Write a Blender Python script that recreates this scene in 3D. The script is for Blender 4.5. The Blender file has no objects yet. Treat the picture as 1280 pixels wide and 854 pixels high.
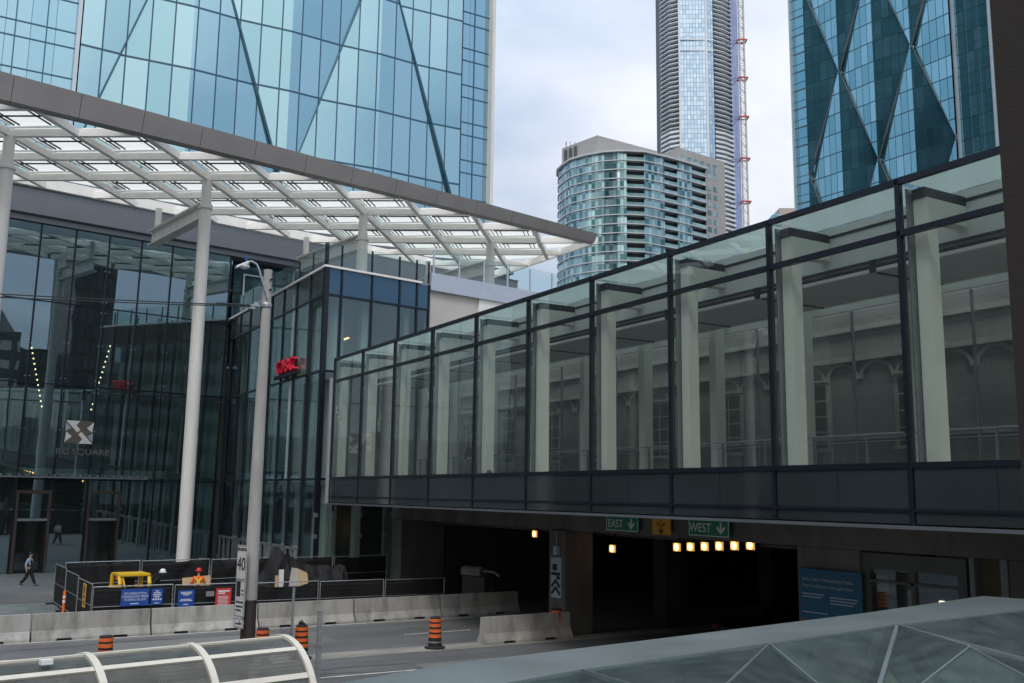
import bpy, bmesh, math, random
from mathutils import Vector, Matrix
random.seed(7)
R = math.radians
scene = bpy.context.scene
COL = scene.collection

# ------------------------------------------------------------------ camera
EYE = 5.3
cd = bpy.data.cameras.new('camera')
cam = bpy.data.objects.new('camera', cd)
COL.objects.link(cam)
cd.sensor_width = 36.0
cd.lens = 36.0 * 1220.0 / 1280.0
cd.clip_start = 0.05
cd.clip_end = 4000
PITCH, HEAD, ROLL = 8.93, 30.40, 0.755
Rm = Matrix.Rotation(R(-HEAD), 3, 'Z') @ Matrix.Rotation(R(90 + PITCH), 3, 'X') @ Matrix.Rotation(R(ROLL), 3, 'Z')
cam.matrix_world = Matrix.Translation((0, 0, EYE)) @ Rm.to_4x4()
scene.camera = cam

# ------------------------------------------------------------------ world, sun, exposure
SUN_EL, SUN_AZ = 52.0, 215.0                # azimuth clockwise from +Y : behind the camera, from the left
world = bpy.data.worlds.new('World')
scene.world = world
world.use_nodes = True
wt = world.node_tree
for n in list(wt.nodes):
    wt.nodes.remove(n)
wo = wt.nodes.new('ShaderNodeOutputWorld')
wb = wt.nodes.new('ShaderNodeBackground')
wb.inputs['Strength'].default_value = 0.1
wt.links.new(wb.outputs[0], wo.inputs[0])
sky = wt.nodes.new('ShaderNodeTexSky')
sky.sky_type = 'NISHITA'
sky.sun_disc = False
sky.sun_elevation = R(SUN_EL)
sky.sun_rotation = R(SUN_AZ)
sky.dust_density = 2.0
def wn(t, **kw):
    n = wt.nodes.new(t)
    for k, v in kw.items():
        setattr(n, k, v)
    return n
def wmath(op, a, b=None):
    n = wn('ShaderNodeMath', operation=op)
    for i, s in enumerate((a, b)):
        if s is None: continue
        if isinstance(s, (int, float)): n.inputs[i].default_value = s
        else: wt.links.new(s, n.inputs[i])
    return n.outputs[0]
tc = wn('ShaderNodeTexCoord')
sep = wn('ShaderNodeSeparateXYZ'); wt.links.new(tc.outputs['Generated'], sep.inputs[0])
zz = wmath('ADD', wmath('MAXIMUM', sep.outputs[2], 0.0), 0.22)
comb = wn('ShaderNodeCombineXYZ')
wt.links.new(wmath('DIVIDE', sep.outputs[0], zz), comb.inputs[0])
wt.links.new(wmath('DIVIDE', sep.outputs[1], zz), comb.inputs[1])
cn = wn('ShaderNodeTexNoise'); cn.inputs['Scale'].default_value = 1.05; cn.inputs['Detail'].default_value = 7; cn.inputs['Roughness'].default_value = 0.52
mp = wn('ShaderNodeMapping'); mp.inputs['Location'].default_value = (3.1, 1.7, 0.4)
wt.links.new(comb.outputs[0], mp.inputs[0]); wt.links.new(mp.outputs[0], cn.inputs['Vector'])
ramp = wn('ShaderNodeValToRGB')
e = ramp.color_ramp.elements
e[0].position = 0.37; e[0].color = (4.4, 5.15, 6.5, 1)
e[1].position = 0.63; e[1].color = (8.7, 8.75, 8.9, 1)
m_ = ramp.color_ramp.elements.new(0.5); m_.color = (6.6, 7.0, 7.9, 1)
# slow drift of brightness: paler towards +X, heavier cloud towards the left
drift = wmath('MULTIPLY', wmath('ADD', sep.outputs[0], wmath('MULTIPLY', sep.outputs[1], -0.62)), 0.33)
# unseen bluish cloud bank added behind the viewer, bright edge left, toning tower reflections
bank = wmath('MULTIPLY', wmath('MAXIMUM', wmath('MULTIPLY', sep.outputs[1], -1.0), 0.0), wmath('MULTIPLY', wmath('SUBTRACT', sep.outputs[0], 0.24), -1.15))
tot = wmath('ADD', wmath('ADD', cn.outputs[0], wmath('MULTIPLY', drift, wmath('GREATER_THAN', sep.outputs[1], 0.0))), bank)
wt.links.new(tot, ramp.inputs[0])
# overcast brightening towards the zenith
zen = wmath('ADD', wmath('MULTIPLY', wmath('MAXIMUM', sep.outputs[2], 0.0), 0.95), 0.50)
cl2 = wn('ShaderNodeVectorMath', operation='SCALE')
wt.links.new(ramp.outputs[0], cl2.inputs[0]); wt.links.new(zen, cl2.inputs['Scale'])
wmix = wn('ShaderNodeMixRGB'); wmix.inputs[0].default_value = 0.9
wt.links.new(sky.outputs[0], wmix.inputs[1]); wt.links.new(cl2.outputs[0], wmix.inputs[2])
wt.links.new(wmix.outputs[0], wb.inputs['Color'])

sl = bpy.data.lights.new('sun', 'SUN')
sl.energy = 0.7; sl.angle = R(14); sl.color = (1.0, 0.965, 0.91)
sun = bpy.data.objects.new('sun', sl); COL.objects.link(sun)
az, el = R(SUN_AZ), R(SUN_EL)
sdir = Vector((math.sin(az) * math.cos(el), math.cos(az) * math.cos(el), math.sin(el)))
sun.rotation_euler = sdir.to_track_quat('Z', 'Y').to_euler()
sun.location = (-30, -40, 80)

vs = scene.view_settings
scene.display_settings.display_device = 'sRGB'
vs.view_transform = 'Standard'; vs.look = 'None'; vs.exposure = 0.66; vs.gamma = 1.0
vs.use_curve_mapping = False
cy = scene.cycles
cy.max_bounces = 12; cy.diffuse_bounces = 8; cy.glossy_bounces = 4; cy.transmission_bounces = 6
cy.transparent_max_bounces = 32
cy.sample_clamp_indirect = 6.0
cy.use_denoising = True
try:
    cy.denoiser = 'OPENIMAGEDENOISE'
except Exception:
    pass

# ------------------------------------------------------------------ mesh helpers
class MB:
    """collects geometry; M maps what is added into the thing's own coordinates"""
    def __init__(s, M=None):
        s.v, s.f, s.uv, s.M = [], [], {}, M
    def pt(s, p):
        p = Vector(p)
        return tuple(s.M @ p) if s.M is not None else tuple(p)
    def poly(s, pts, uv=None):
        b = len(s.v); s.v += [s.pt(p) for p in pts]
        s.f.append(list(range(b, b + len(pts))))
        if uv: s.uv[len(s.f) - 1] = uv
        return s
    def mesh(s, pts, faces):
        b = len(s.v); s.v += [s.pt(p) for p in pts]
        s.f += [[b + i for i in f] for f in faces]
        return s
    def box(s, x0, x1, y0, y1, z0, z1):
        P = [(x0,y0,z0),(x1,y0,z0),(x1,y1,z0),(x0,y1,z0),(x0,y0,z1),(x1,y0,z1),(x1,y1,z1),(x0,y1,z1)]
        return s.mesh(P, [(3,2,1,0),(4,5,6,7),(0,1,5,4),(1,2,6,5),(2,3,7,6),(3,0,4,7)])
    def hexa(s, P):                         # 8 corners, bottom four then top four
        return s.mesh(P, [(3,2,1,0),(4,5,6,7),(0,1,5,4),(1,2,6,5),(2,3,7,6),(3,0,4,7)])
    def bar(s, a, b, w, h, up=(0,0,1)):     # rectangular bar from a to b
        a, b, up = Vector(a), Vector(b), Vector(up)
        d = (b - a).normalized(); sx = d.cross(up)
        if sx.length < 1e-5: sx = d.cross(Vector((1,0,0)))
        sx.normalize(); u = sx.cross(d); sx *= w/2; u *= h/2
        return s.hexa([a-sx-u, a+sx-u, b+sx-u, b-sx-u, a-sx+u, a+sx+u, b+sx+u, b-sx+u])
    def tube(s, pts, r, n=10, cap=True):
        pts = [Vector(p) for p in pts]
        rr = r if isinstance(r, (list, tuple)) else [r]*len(pts)
        b = len(s.v); prev = None
        for i, p in enumerate(pts):
            d = (pts[min(i+1, len(pts)-1)] - pts[max(i-1, 0)]).normalized()
            if prev is None:
                a = d.orthogonal().normalized()
            else:
                a = (prev - d*prev.dot(d)); a = a.normalized() if a.length > 1e-6 else d.orthogonal().normalized()
            prev = a; c = d.cross(a)
            for k in range(n):
                t = 2*math.pi*k/n
                s.v.append(s.pt(p + (a*math.cos(t) + c*math.sin(t))*rr[i]))
        for i in range(len(pts)-1):
            for k in range(n):
                s.f.append([b+i*n+k, b+i*n+(k+1)%n, b+(i+1)*n+(k+1)%n, b+(i+1)*n+k])
        if cap:
            s.f.append([b+k for k in reversed(range(n))])
            s.f.append([b+(len(pts)-1)*n+k for k in range(n)])
        return s
    def lathe(s, prof, n=20, c=(0,0,0)):    # prof: (r, z) pairs
        return s.tube([(c[0], c[1], c[2]+z) for r, z in prof], [max(r, 1e-4) for r, z in prof], n)
    def prism(s, outline, x0, x1):          # outline of (y, z), extruded along x
        n = len(outline)
        P = [(x0, y, z) for y, z in outline] + [(x1, y, z) for y, z in outline]
        F = [[i, (i+1)%n, n+(i+1)%n, n+i] for i in range(n)] + [list(reversed(range(n))), list(range(n, 2*n))]
        return s.mesh(P, F)
    def plate(s, outline, z0, z1):          # outline of (x, y), extruded along z
        n = len(outline)
        P = [(x, y, z0) for x, y in outline] + [(x, y, z1) for x, y in outline]
        F = [[i, (i+1)%n, n+(i+1)%n, n+i] for i in range(n)] + [list(reversed(range(n))), list(range(n, 2*n))]
        return s.mesh(P, F)
    def ball(s, c, r, n=12, m=8, sz=(1,1,1)):
        P = [(c[0], c[1], c[2]-r*sz[2])]; F = []
        for j in range(1, m):
            t = math.pi*j/m
            for k in range(n):
                a = 2*math.pi*k/n
                P.append((c[0]+r*sz[0]*math.sin(t)*math.cos(a), c[1]+r*sz[1]*math.sin(t)*math.sin(a), c[2]-r*sz[2]*math.cos(t)))
        P.append((c[0], c[1], c[2]+r*sz[2]))
        for k in range(n):
            F.append((0, 1+(k+1)%n, 1+k)); L = len(P)-1
            F.append((L, L-n+k, L-n+(k+1)%n))
        for j in range(m-2):
            for k in range(n):
                F.append((1+j*n+k, 1+j*n+(k+1)%n, 1+(j+1)*n+(k+1)%n, 1+(j+1)*n+k))
        return s.mesh(P, F)
    def build(s, name, mat, parent=None, smooth=False, bevel=0, label=None):
        me = bpy.data.meshes.new(name)
        me.from_pydata(s.v, [], s.f)
        bm = bmesh.new(); bm.from_mesh(me)
        if not s.uv: bmesh.ops.recalc_face_normals(bm, faces=bm.faces)
        bm.to_mesh(me); bm.free()
        if s.uv:
            ul = me.uv_layers.new(name='UVMap')
            for p in me.polygons:
                q = s.uv.get(p.index)
                for k, li in enumerate(p.loop_indices):
                    ul.data[li].uv = q[k] if q else (0, 0)
        me.update()
        if smooth:
            me.shade_smooth()
            try: me.set_sharp_from_angle(angle=R(40))
            except Exception: pass
        me.materials.append(mat)
        o = bpy.data.objects.new(name, me); COL.objects.link(o)
        if parent is not None: o.parent = parent
        if bevel:
            b = o.modifiers.new('bevel', 'BEVEL'); b.width = bevel; b.segments = 2; b.limit_method = 'ANGLE'
        if label: o['label'] = label
        return o

def tag(o, label=None, cat=None, group=None, kind=None):
    for k, v in (('label', label), ('category', cat), ('group', group), ('kind', kind)):
        if v: o[k] = v
    return o
def thing(name, label, cat, loc=(0,0,0), rz=0.0, group=None):
    o = bpy.data.objects.new(name, None); COL.objects.link(o)
    o.empty_display_size = 0.3
    o.location = loc; o.rotation_euler = (0, 0, R(rz))
    return tag(o, label, cat, group)
def copy_tree(o, parent=None):
    c = o.copy(); COL.objects.link(c)
    if parent is not None: c.parent = parent
    for ch in o.children: copy_tree(ch, c)
    return c
def structure(name, mb, mat):
    return tag(mb.build(name, mat), kind='structure')
def lettering(name, body, size, loc, rot, mat, parent, align='CENTER', extrude=0.004, sx=1.0):
    cu = bpy.data.curves.new(name, 'FONT')
    cu.body = body; cu.size = size; cu.align_x = align; cu.align_y = 'CENTER'; cu.extrude = extrude
    t = bpy.data.objects.new(name, cu); COL.objects.link(t)
    bpy.context.view_layer.update()
    me = bpy.data.meshes.new_from_object(t.evaluated_get(bpy.context.evaluated_depsgraph_get()))
    bpy.data.objects.remove(t)
    me.materials.clear(); me.materials.append(mat)
    o = bpy.data.objects.new(name, me); COL.objects.link(o)
    o.location = loc; o.rotation_euler = rot; o.scale = (sx, 1, 1); o.parent = parent
    return o
UP = (R(90), 0, 0)                          # lettering standing up, read from -y

# ------------------------------------------------------------------ materials
def nodes(name):
    m = bpy.data.materials.new(name); m.use_nodes = True
    t = m.node_tree
    for n in list(t.nodes): t.nodes.remove(n)
    out = t.nodes.new('ShaderNodeOutputMaterial')
    return m, t, out
def mth(t, op, a, b=None, c=None):
    n = t.nodes.new('ShaderNodeMath'); n.operation = op
    for i, s in enumerate((a, b, c)):
        if s is None: continue
        if isinstance(s, (int, float)): n.inputs[i].default_value = s
        else: t.links.new(s, n.inputs[i])
    return n.outputs[0]
def solid(name, col, rough=0.6, metal=0.0, var=0.12, scale=3.0, bump=0.0, bscale=40.0, stain=0.0, sscale=0.6, stretch=(1,1,1), spec=0.5):
    """plain surface with worn tone variation, fine bump and optional stains"""
    m, t, out = nodes(name)
    p = t.nodes.new('ShaderNodeBsdfPrincipled'); t.links.new(p.outputs[0], out.inputs[0])
    p.inputs['Metallic'].default_value = metal; p.inputs['Specular IOR Level'].default_value = spec
    tcn = t.nodes.new('ShaderNodeTexCoord')
    mpn = t.nodes.new('ShaderNodeMapping'); mpn.inputs['Scale'].default_value = stretch
    t.links.new(tcn.outputs['Object'], mpn.inputs[0])
    n = t.nodes.new('ShaderNodeTexNoise'); n.inputs['Scale'].default_value = scale; n.inputs['Detail'].default_value = 6
    t.links.new(mpn.outputs[0], n.inputs['Vector'])
    r = t.nodes.new('ShaderNodeValToRGB')
    r.color_ramp.elements[0].position = 0.3; r.color_ramp.elements[1].position = 0.7
    r.color_ramp.elements[0].color = tuple(c*(1-var) for c in col) + (1,)
    r.color_ramp.elements[1].color = tuple(min(1, c*(1+var)) for c in col) + (1,)
    t.links.new(n.outputs[0], r.inputs[0])
    src = r.outputs[0]
    if stain:
        n2 = t.nodes.new('ShaderNodeTexNoise'); n2.inputs['Scale'].default_value = sscale; n2.inputs['Detail'].default_value = 8; n2.inputs['Roughness'].default_value = 0.65
        t.links.new(mpn.outputs[0], n2.inputs['Vector'])
        r2 = t.nodes.new('ShaderNodeValToRGB'); r2.color_ramp.elements[0].position = 0.45; r2.color_ramp.elements[1].position = 0.68
        t.links.new(n2.outputs[0], r2.inputs[0])
        mx = t.nodes.new('ShaderNodeMixRGB'); mx.inputs[2].default_value = tuple(c*0.45 for c in col) + (1,)
        t.links.new(mth(t, 'MULTIPLY', r2.outputs[0], stain), mx.inputs[0]); t.links.new(src, mx.inputs[1])
        src = mx.outputs[0]
    t.links.new(src, p.inputs['Base Color'])
    t.links.new(mth(t, 'MULTIPLY_ADD', n.outputs[0], 0.16, max(0.02, rough-0.08)), p.inputs['Roughness'])
    if bump:
        nb = t.nodes.new('ShaderNodeTexNoise'); nb.inputs['Scale'].default_value = bscale; nb.inputs['Detail'].default_value = 4
        t.links.new(mpn.outputs[0], nb.inputs['Vector'])
        b = t.nodes.new('ShaderNodeBump'); b.inputs['Strength'].default_value = bump; b.inputs['Distance'].default_value = 0.02
        t.links.new(nb.outputs[0], b.inputs['Height']); t.links.new(b.outputs[0], p.inputs['Normal'])
    return m
def glass(name, tint, refl=0.05, rtint=(1,1,1), rough=0.0, dirt_or_veil=0.03, dirt_or_veil_col=(0.45,0.47,0.47), wave=0.0):
    """pane of thin glass: clear transmission with tint + angle dependent mirror + a diffuse layer for grime or painted veil"""
    m, t, out = nodes(name)
    g = t.nodes.new('ShaderNodeNewGeometry')
    d = t.nodes.new('ShaderNodeVectorMath'); d.operation = 'DOT_PRODUCT'
    t.links.new(g.outputs['Incoming'], d.inputs[0]); t.links.new(g.outputs['Normal'], d.inputs[1])
    c = mth(t, 'SUBTRACT', 1.0, mth(t, 'ABSOLUTE', d.outputs['Value']))
    fac = mth(t, 'MULTIPLY_ADD', mth(t, 'POWER', c, 5.0), 1-refl, refl)
    tr = t.nodes.new('ShaderNodeBsdfTransparent'); tr.inputs[0].default_value = tuple(tint) + (1,)
    gl = t.nodes.new('ShaderNodeBsdfGlossy'); gl.inputs['Color'].default_value = tuple(rtint) + (1,); gl.inputs['Roughness'].default_value = rough
    if wave:
        tcn = t.nodes.new('ShaderNodeTexCoord')
        nb = t.nodes.new('ShaderNodeTexNoise'); nb.inputs['Scale'].default_value = 0.45; nb.inputs['Detail'].default_value = 1
        t.links.new(tcn.outputs['Object'], nb.inputs['Vector'])
        b = t.nodes.new('ShaderNodeBump'); b.inputs['Strength'].default_value = wave; b.inputs['Distance'].default_value = 0.3
        t.links.new(nb.outputs[0], b.inputs['Height']); t.links.new(b.outputs[0], gl.inputs['Normal'])
    mx = t.nodes.new('ShaderNodeMixShader')
    t.links.new(fac, mx.inputs[0]); t.links.new(tr.outputs[0], mx.inputs[1]); t.links.new(gl.outputs[0], mx.inputs[2])
    last = mx
    if dirt_or_veil:
        tcn = t.nodes.new('ShaderNodeTexCoord')
        mpn = t.nodes.new('ShaderNodeMapping'); mpn.inputs['Scale'].default_value = (2.2, 2.2, 0.35)
        t.links.new(tcn.outputs['Object'], mpn.inputs[0])
        n = t.nodes.new('ShaderNodeTexNoise'); n.inputs['Scale'].default_value = 1.4; n.inputs['Detail'].default_value = 7
        t.links.new(mpn.outputs[0], n.inputs['Vector'])
        df = t.nodes.new('ShaderNodeBsdfDiffuse'); df.inputs[0].default_value = tuple(dirt_or_veil_col) + (1,)
        m2 = t.nodes.new('ShaderNodeMixShader')
        t.links.new(mth(t, 'MULTIPLY', n.outputs[0], dirt_or_veil*2), m2.inputs[0])
        t.links.new(mx.outputs[0], m2.inputs[1]); t.links.new(df.outputs[0], m2.inputs[2]); last = m2
    t.links.new(last.outputs[0], out.inputs[0])
    return m
def panels(name, cols, pw, ph, line=(0.03,0.05,0.07), lw=0.06, lh=0.1, src='OBJ', metal=0.8, rough=0.06, wob=0.25, off=(0,0), stops=None, bigw=0.0, wavy=0.35):
    """curtain wall: panels of pw x ph metres, each with its own glass tone and a slight tilt, thin dark joints"""
    m, t, out = nodes(name)
    p = t.nodes.new('ShaderNodeBsdfPrincipled'); t.links.new(p.outputs[0], out.inputs[0])
    p.inputs['Roughness'].default_value = rough
    tcn = t.nodes.new('ShaderNodeTexCoord'); s = t.nodes.new('ShaderNodeSeparateXYZ')
    t.links.new(tcn.outputs['Object' if src == 'OBJ' else 'UV'], s.inputs[0])
    u = mth(t, 'ADD', s.outputs[0], off[0]); v = mth(t, 'ADD', s.outputs[2 if src == 'OBJ' else 1], off[1])
    un, vn = mth(t, 'DIVIDE', u, pw), mth(t, 'DIVIDE', v, ph)
    fu, fv = mth(t, 'FRACT', un), mth(t, 'FRACT', vn)
    ln = mth(t, 'MAXIMUM', mth(t, 'LESS_THAN', fu, lw/pw), mth(t, 'LESS_THAN', fv, lh/ph))
    cb = t.nodes.new('ShaderNodeCombineXYZ')
    t.links.new(mth(t, 'FLOOR', un), cb.inputs[0]); t.links.new(mth(t, 'FLOOR', vn), cb.inputs[1])
    w = t.nodes.new('ShaderNodeTexWhiteNoise'); w.noise_dimensions = '3D'; t.links.new(cb.outputs[0], w.inputs['Vector'])
    r = t.nodes.new('ShaderNodeValToRGB'); r.color_ramp.interpolation = 'LINEAR'
    els = r.color_ramp.elements
    for i, c in enumerate(cols):
        pos = stops[i] if stops else i/max(1, len(cols)-1)
        if i == 0: el_ = els[0]
        elif i == len(cols)-1: el_ = els[1]
        else: el_ = els.new(pos)
        el_.position = pos; el_.color = tuple(c) + (1,)
    t.links.new(w.outputs['Value'], r.inputs[0])
    mx = t.nodes.new('ShaderNodeMixRGB'); mx.inputs[2].default_value = tuple(line) + (1,)
    t.links.new(ln, mx.inputs[0]); t.links.new(r.outputs[0], mx.inputs[1]); t.links.new(mx.outputs[0], p.inputs['Base Color'])
    t.links.new(mth(t, 'MULTIPLY', mth(t, 'SUBTRACT', 1.0, ln), metal), p.inputs['Metallic'])
    # height: tilt per panel + pillow, joints recessed
    tilt = mth(t, 'MULTIPLY', mth(t, 'ADD', mth(t, 'MULTIPLY', fu, mth(t, 'SUBTRACT', w.outputs['Value'], 0.5)), mth(t, 'MULTIPLY', ln, -0.2)), wob)
    nz = t.nodes.new('ShaderNodeTexNoise'); nz.inputs['Scale'].default_value = 0.5; nz.inputs['Detail'].default_value = 2
    t.links.new(tcn.outputs['Object'], nz.inputs['Vector'])
    hgt = mth(t, 'ADD', tilt, mth(t, 'MULTIPLY', nz.outputs[0], wavy))
    b = t.nodes.new('ShaderNodeBump'); b.inputs['Strength'].default_value = 0.35; b.inputs['Distance'].default_value = 0.12
    t.links.new(hgt, b.inputs['Height']); t.links.new(b.outputs[0], p.inputs['Normal'])
    return m
def emit(name, col, strength):
    m, t, out = nodes(name)
    em = t.nodes.new('ShaderNodeEmission'); em.inputs[0].default_value = tuple(col) + (1,); em.inputs[1].default_value = strength
    t.links.new(em.outputs[0], out.inputs[0]); return m
def lamp_lens(name, col, lo, hi, rad):
    m, t, out = nodes(name)
    tcn = t.nodes.new('ShaderNodeTexCoord')
    l = t.nodes.new('ShaderNodeVectorMath'); l.operation = 'LENGTH'; t.links.new(tcn.outputs['Object'], l.inputs[0])
    f = mth(t, 'MAXIMUM', mth(t, 'SUBTRACT', 1.0, mth(t, 'DIVIDE', l.outputs['Value'], rad)), 0.0)
    em = t.nodes.new('ShaderNodeEmission'); em.inputs[0].default_value = tuple(col) + (1,)
    t.links.new(mth(t, 'MULTIPLY_ADD', mth(t, 'POWER', f, 1.5), hi, lo), em.inputs[1])
    t.links.new(em.outputs[0], out.inputs[0]); return m
def tiles(name, c1, c2, w, h, mortar=(0.1,0.1,0.1), ms=0.012, rough=0.6, plane='XY', offset=0.5, bump=0.3, stain=0.3):
    m, t, out = nodes(name)
    p = t.nodes.new('ShaderNodeBsdfPrincipled'); t.links.new(p.outputs[0], out.inputs[0]); p.inputs['Roughness'].default_value = rough
    tcn = t.nodes.new('ShaderNodeTexCoord'); s = t.nodes.new('ShaderNodeSeparateXYZ'); t.links.new(tcn.outputs['Object'], s.inputs[0])
    cb = t.nodes.new('ShaderNodeCombineXYZ')
    t.links.new(s.outputs[0], cb.inputs[0]); t.links.new(s.outputs[1 if plane == 'XY' else 2], cb.inputs[1])
    br = t.nodes.new('ShaderNodeTexBrick'); br.offset = offset
    br.inputs['Scale'].default_value = 1; br.inputs['Brick Width'].default_value = w; br.inputs['Row Height'].default_value = h
    br.inputs['Mortar Size'].default_value = ms; br.inputs['Color1'].default_value = tuple(c1)+(1,); br.inputs['Color2'].default_value = tuple(c2)+(1,); br.inputs['Mortar'].default_value = tuple(mortar)+(1,)
    t.links.new(cb.outputs[0], br.inputs['Vector'])
    n = t.nodes.new('ShaderNodeTexNoise'); n.inputs['Scale'].default_value = 0.7; n.inputs['Detail'].default_value = 8
    t.links.new(tcn.outputs['Object'], n.inputs['Vector'])
    mx = t.nodes.new('ShaderNodeMixRGB'); mx.blend_type = 'MULTIPLY'; mx.inputs[0].default_value = stain
    t.links.new(br.outputs[0], mx.inputs[1]); t.links.new(n.outputs[0], mx.inputs[2]); t.links.new(mx.outputs[0], p.inputs['Base Color'])
    b = t.nodes.new('ShaderNodeBump'); b.inputs['Strength'].default_value = bump; b.inputs['Distance'].default_value = 0.01; b.invert = True
    t.links.new(br.outputs['Fac'], b.inputs['Height']); t.links.new(b.outputs[0], p.inputs['Normal'])
    return m

M = {}
M['asphalt'] = solid('asphalt', (0.125,0.127,0.128), 0.85, var=0.18, scale=0.5, bump=0.5, bscale=60, stain=0.45, sscale=0.35, stretch=(0.35,1.2,1))
M['asphalt_pale'] = solid('asphalt_pale', (0.17,0.17,0.163), 0.85, var=0.16, scale=0.6, bump=0.5, bscale=60, stain=0.4, sscale=0.4, stretch=(0.35,1.2,1))
M['concrete'] = solid('concrete', (0.36,0.35,0.33), 0.85, var=0.12, scale=1.3, bump=0.25, bscale=35, stain=0.5, sscale=1.0, stretch=(1,1,0.6))
for i_, c_ in enumerate(((0.36,0.35,0.325),(0.40,0.395,0.37),(0.33,0.32,0.30))):
    M['barrier_%d' % i_] = solid('barrier_%d' % i_, c_, 0.85, var=0.14, scale=1.1+.4*i_, bump=0.3, bscale=30, stain=0.75, sscale=1.3+.5*i_, stretch=(1,1,0.35))
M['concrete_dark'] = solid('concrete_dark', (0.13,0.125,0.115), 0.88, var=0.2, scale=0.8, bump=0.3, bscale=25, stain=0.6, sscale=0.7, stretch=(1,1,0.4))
M['tunnel_concrete'] = solid('tunnel_concrete', (0.07,0.066,0.06), 0.9, var=0.3, scale=0.7)  # even, very dark tone for the concrete inside the tunnel
M['paving'] = tiles('paving', (0.20,0.225,0.23), (0.24,0.26,0.262), 1.2, 0.6, (0.07,0.08,0.08), 0.012, 0.55, stain=0.5)
M['sidewalk'] = tiles('sidewalk', (0.27,0.265,0.25), (0.3,0.295,0.28), 1.8, 1.8, (0.12,0.12,0.12), 0.02, 0.8, offset=0.0, stain=0.5)
M['dirt_or_veil'] = solid('dirt_or_veil', (0.30,0.285,0.255), 0.95, var=0.25, scale=1.2, bump=0.4, bscale=20, stain=0.5, sscale=0.5, stretch=(0.4,1.5,1))
M['ground'] = solid('ground', (0.12,0.12,0.115), 0.9, var=0.2, scale=0.1)
M['roadpaint'] = solid('roadpaint', (0.62,0.61,0.57), 0.75, var=0.25, scale=4, stain=0.75, sscale=2.5)
M['white_steel'] = solid('white_steel', (0.72,0.71,0.68), 0.42, var=0.06, scale=1.2, stain=0.28, sscale=1.6, stretch=(1,1,0.12))
M['soffit_steel'] = solid('soffit_steel', (0.90,0.88,0.84), 0.5, var=0.05, scale=1.2, stain=0.12, sscale=0.9)
M['fascia'] = solid('fascia', (0.34,0.322,0.312), 0.42, metal=0.25, var=0.06, scale=0.6)
M['grey_metal'] = solid('grey_metal', (0.155,0.17,0.185), 0.4, metal=0.4, var=0.06, scale=0.7)
M['pale_metal'] = solid('pale_metal', (0.52,0.56,0.62), 0.35, metal=0.5, var=0.05)
M['galv'] = solid('galv', (0.40,0.42,0.44), 0.42, metal=0.75, var=0.15, scale=9)
M['mullion'] = solid('mullion', (0.014,0.02,0.03), 0.35, metal=0.4, var=0.1)
M['mullion_lt'] = solid('mullion_lt', (0.28,0.31,0.33), 0.4, metal=0.5, var=0.1)
M['cream'] = solid('cream', (0.71,0.725,0.655), 0.55, var=0.03, scale=0.8)
M['white_panel'] = solid('white_panel', (0.78,0.78,0.75), 0.5, var=0.03)
M['ceiling'] = solid('ceiling', (0.50,0.50,0.485), 0.7, var=0.04)
M['floor_stone'] = solid('floor_stone', (0.22,0.22,0.21), 0.3, var=0.1)
M['spandrel'] = solid('spandrel', (0.062,0.078,0.082), 0.04, metal=0.5, var=0.2, scale=0.25, spec=0.9)
M['spandrel_blue'] = solid('spandrel_blue', (0.055,0.115,0.175), 0.08, metal=0.55, var=0.1, scale=0.3, spec=0.8)
M['limestone'] = solid('limestone', (0.50,0.48,0.45), 0.7, var=0.05, scale=0.8, stain=0.15)
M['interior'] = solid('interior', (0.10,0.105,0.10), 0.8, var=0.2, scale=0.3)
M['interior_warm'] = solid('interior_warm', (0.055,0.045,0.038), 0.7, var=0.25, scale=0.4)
M['interior_lt'] = solid('interior_lt', (0.60,0.62,0.57), 0.7, var=0.08, scale=0.3)
M['stone_col'] = solid('stone_col', (0.55,0.55,0.53), 0.5, var=0.05)
M['trim_stone'] = solid('trim_stone', (0.35,0.355,0.33), 0.85, var=0.15, stain=.3)
M['bridge_glass'] = glass('bridge_glass', (0.93,0.96,0.945), 0.075, (0.84,0.92,0.92), dirt_or_veil=0.026, wave=0.01)  # diffuse layer raised to paint the grey veil of reflections on the panes
M['clear_glass'] = glass('clear_glass', (0.90,0.955,0.94), 0.03, (0.85,0.95,1.0), dirt_or_veil=0.012)
M['lobby_glass'] = glass('lobby_glass', (0.70,0.79,0.78), 0.27, (0.72,0.90,1.0), dirt_or_veil=0.03, dirt_or_veil_col=(0.36,0.47,0.47), wave=0.012)  # diffuse layer raised to paint a pale greenish haze over the lobby panes
M['podium_glass'] = glass('podium_glass', (0.80,0.87,0.86), 0.09, (0.72,0.87,0.95), dirt_or_veil=0.012, wave=0.01)
M['roof_glass'] = glass('roof_glass', (0.62,0.71,0.70), 0.10, (0.70,0.79,0.79), rough=0.05, dirt_or_veil=0.15, dirt_or_veil_col=(0.24,0.29,0.285))
M['shelter_glass'] = glass('shelter_glass', (0.62,0.63,0.60), 0.03, (0.8,0.8,0.8), rough=0.12, dirt_or_veil=0.16, dirt_or_veil_col=(0.33,0.33,0.31))
M['window_dark'] = solid('window_dark', (0.02,0.025,0.03), 0.08, var=0.3, scale=0.4, spec=0.6)
M['wire'] = solid('wire', (0.05,0.052,0.055), 0.5, metal=0.5)
M['black'] = solid('black', (0.012,0.012,0.013), 0.6, var=0.2)
M['rubber'] = solid('rubber', (0.018,0.018,0.018), 0.85, var=0.2)
M['scrim'] = solid('scrim', (0.013,0.0135,0.015), 0.72, var=0.35, scale=1.5, bump=0.35, bscale=6, spec=0.3)
M['orange'] = solid('orange', (0.72,0.135,0.025), 0.6, var=0.12, scale=6, stain=0.25, sscale=4)
M['hivis'] = solid('hivis', (0.85,0.17,0.02), 0.75, var=0.08, scale=8)
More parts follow.
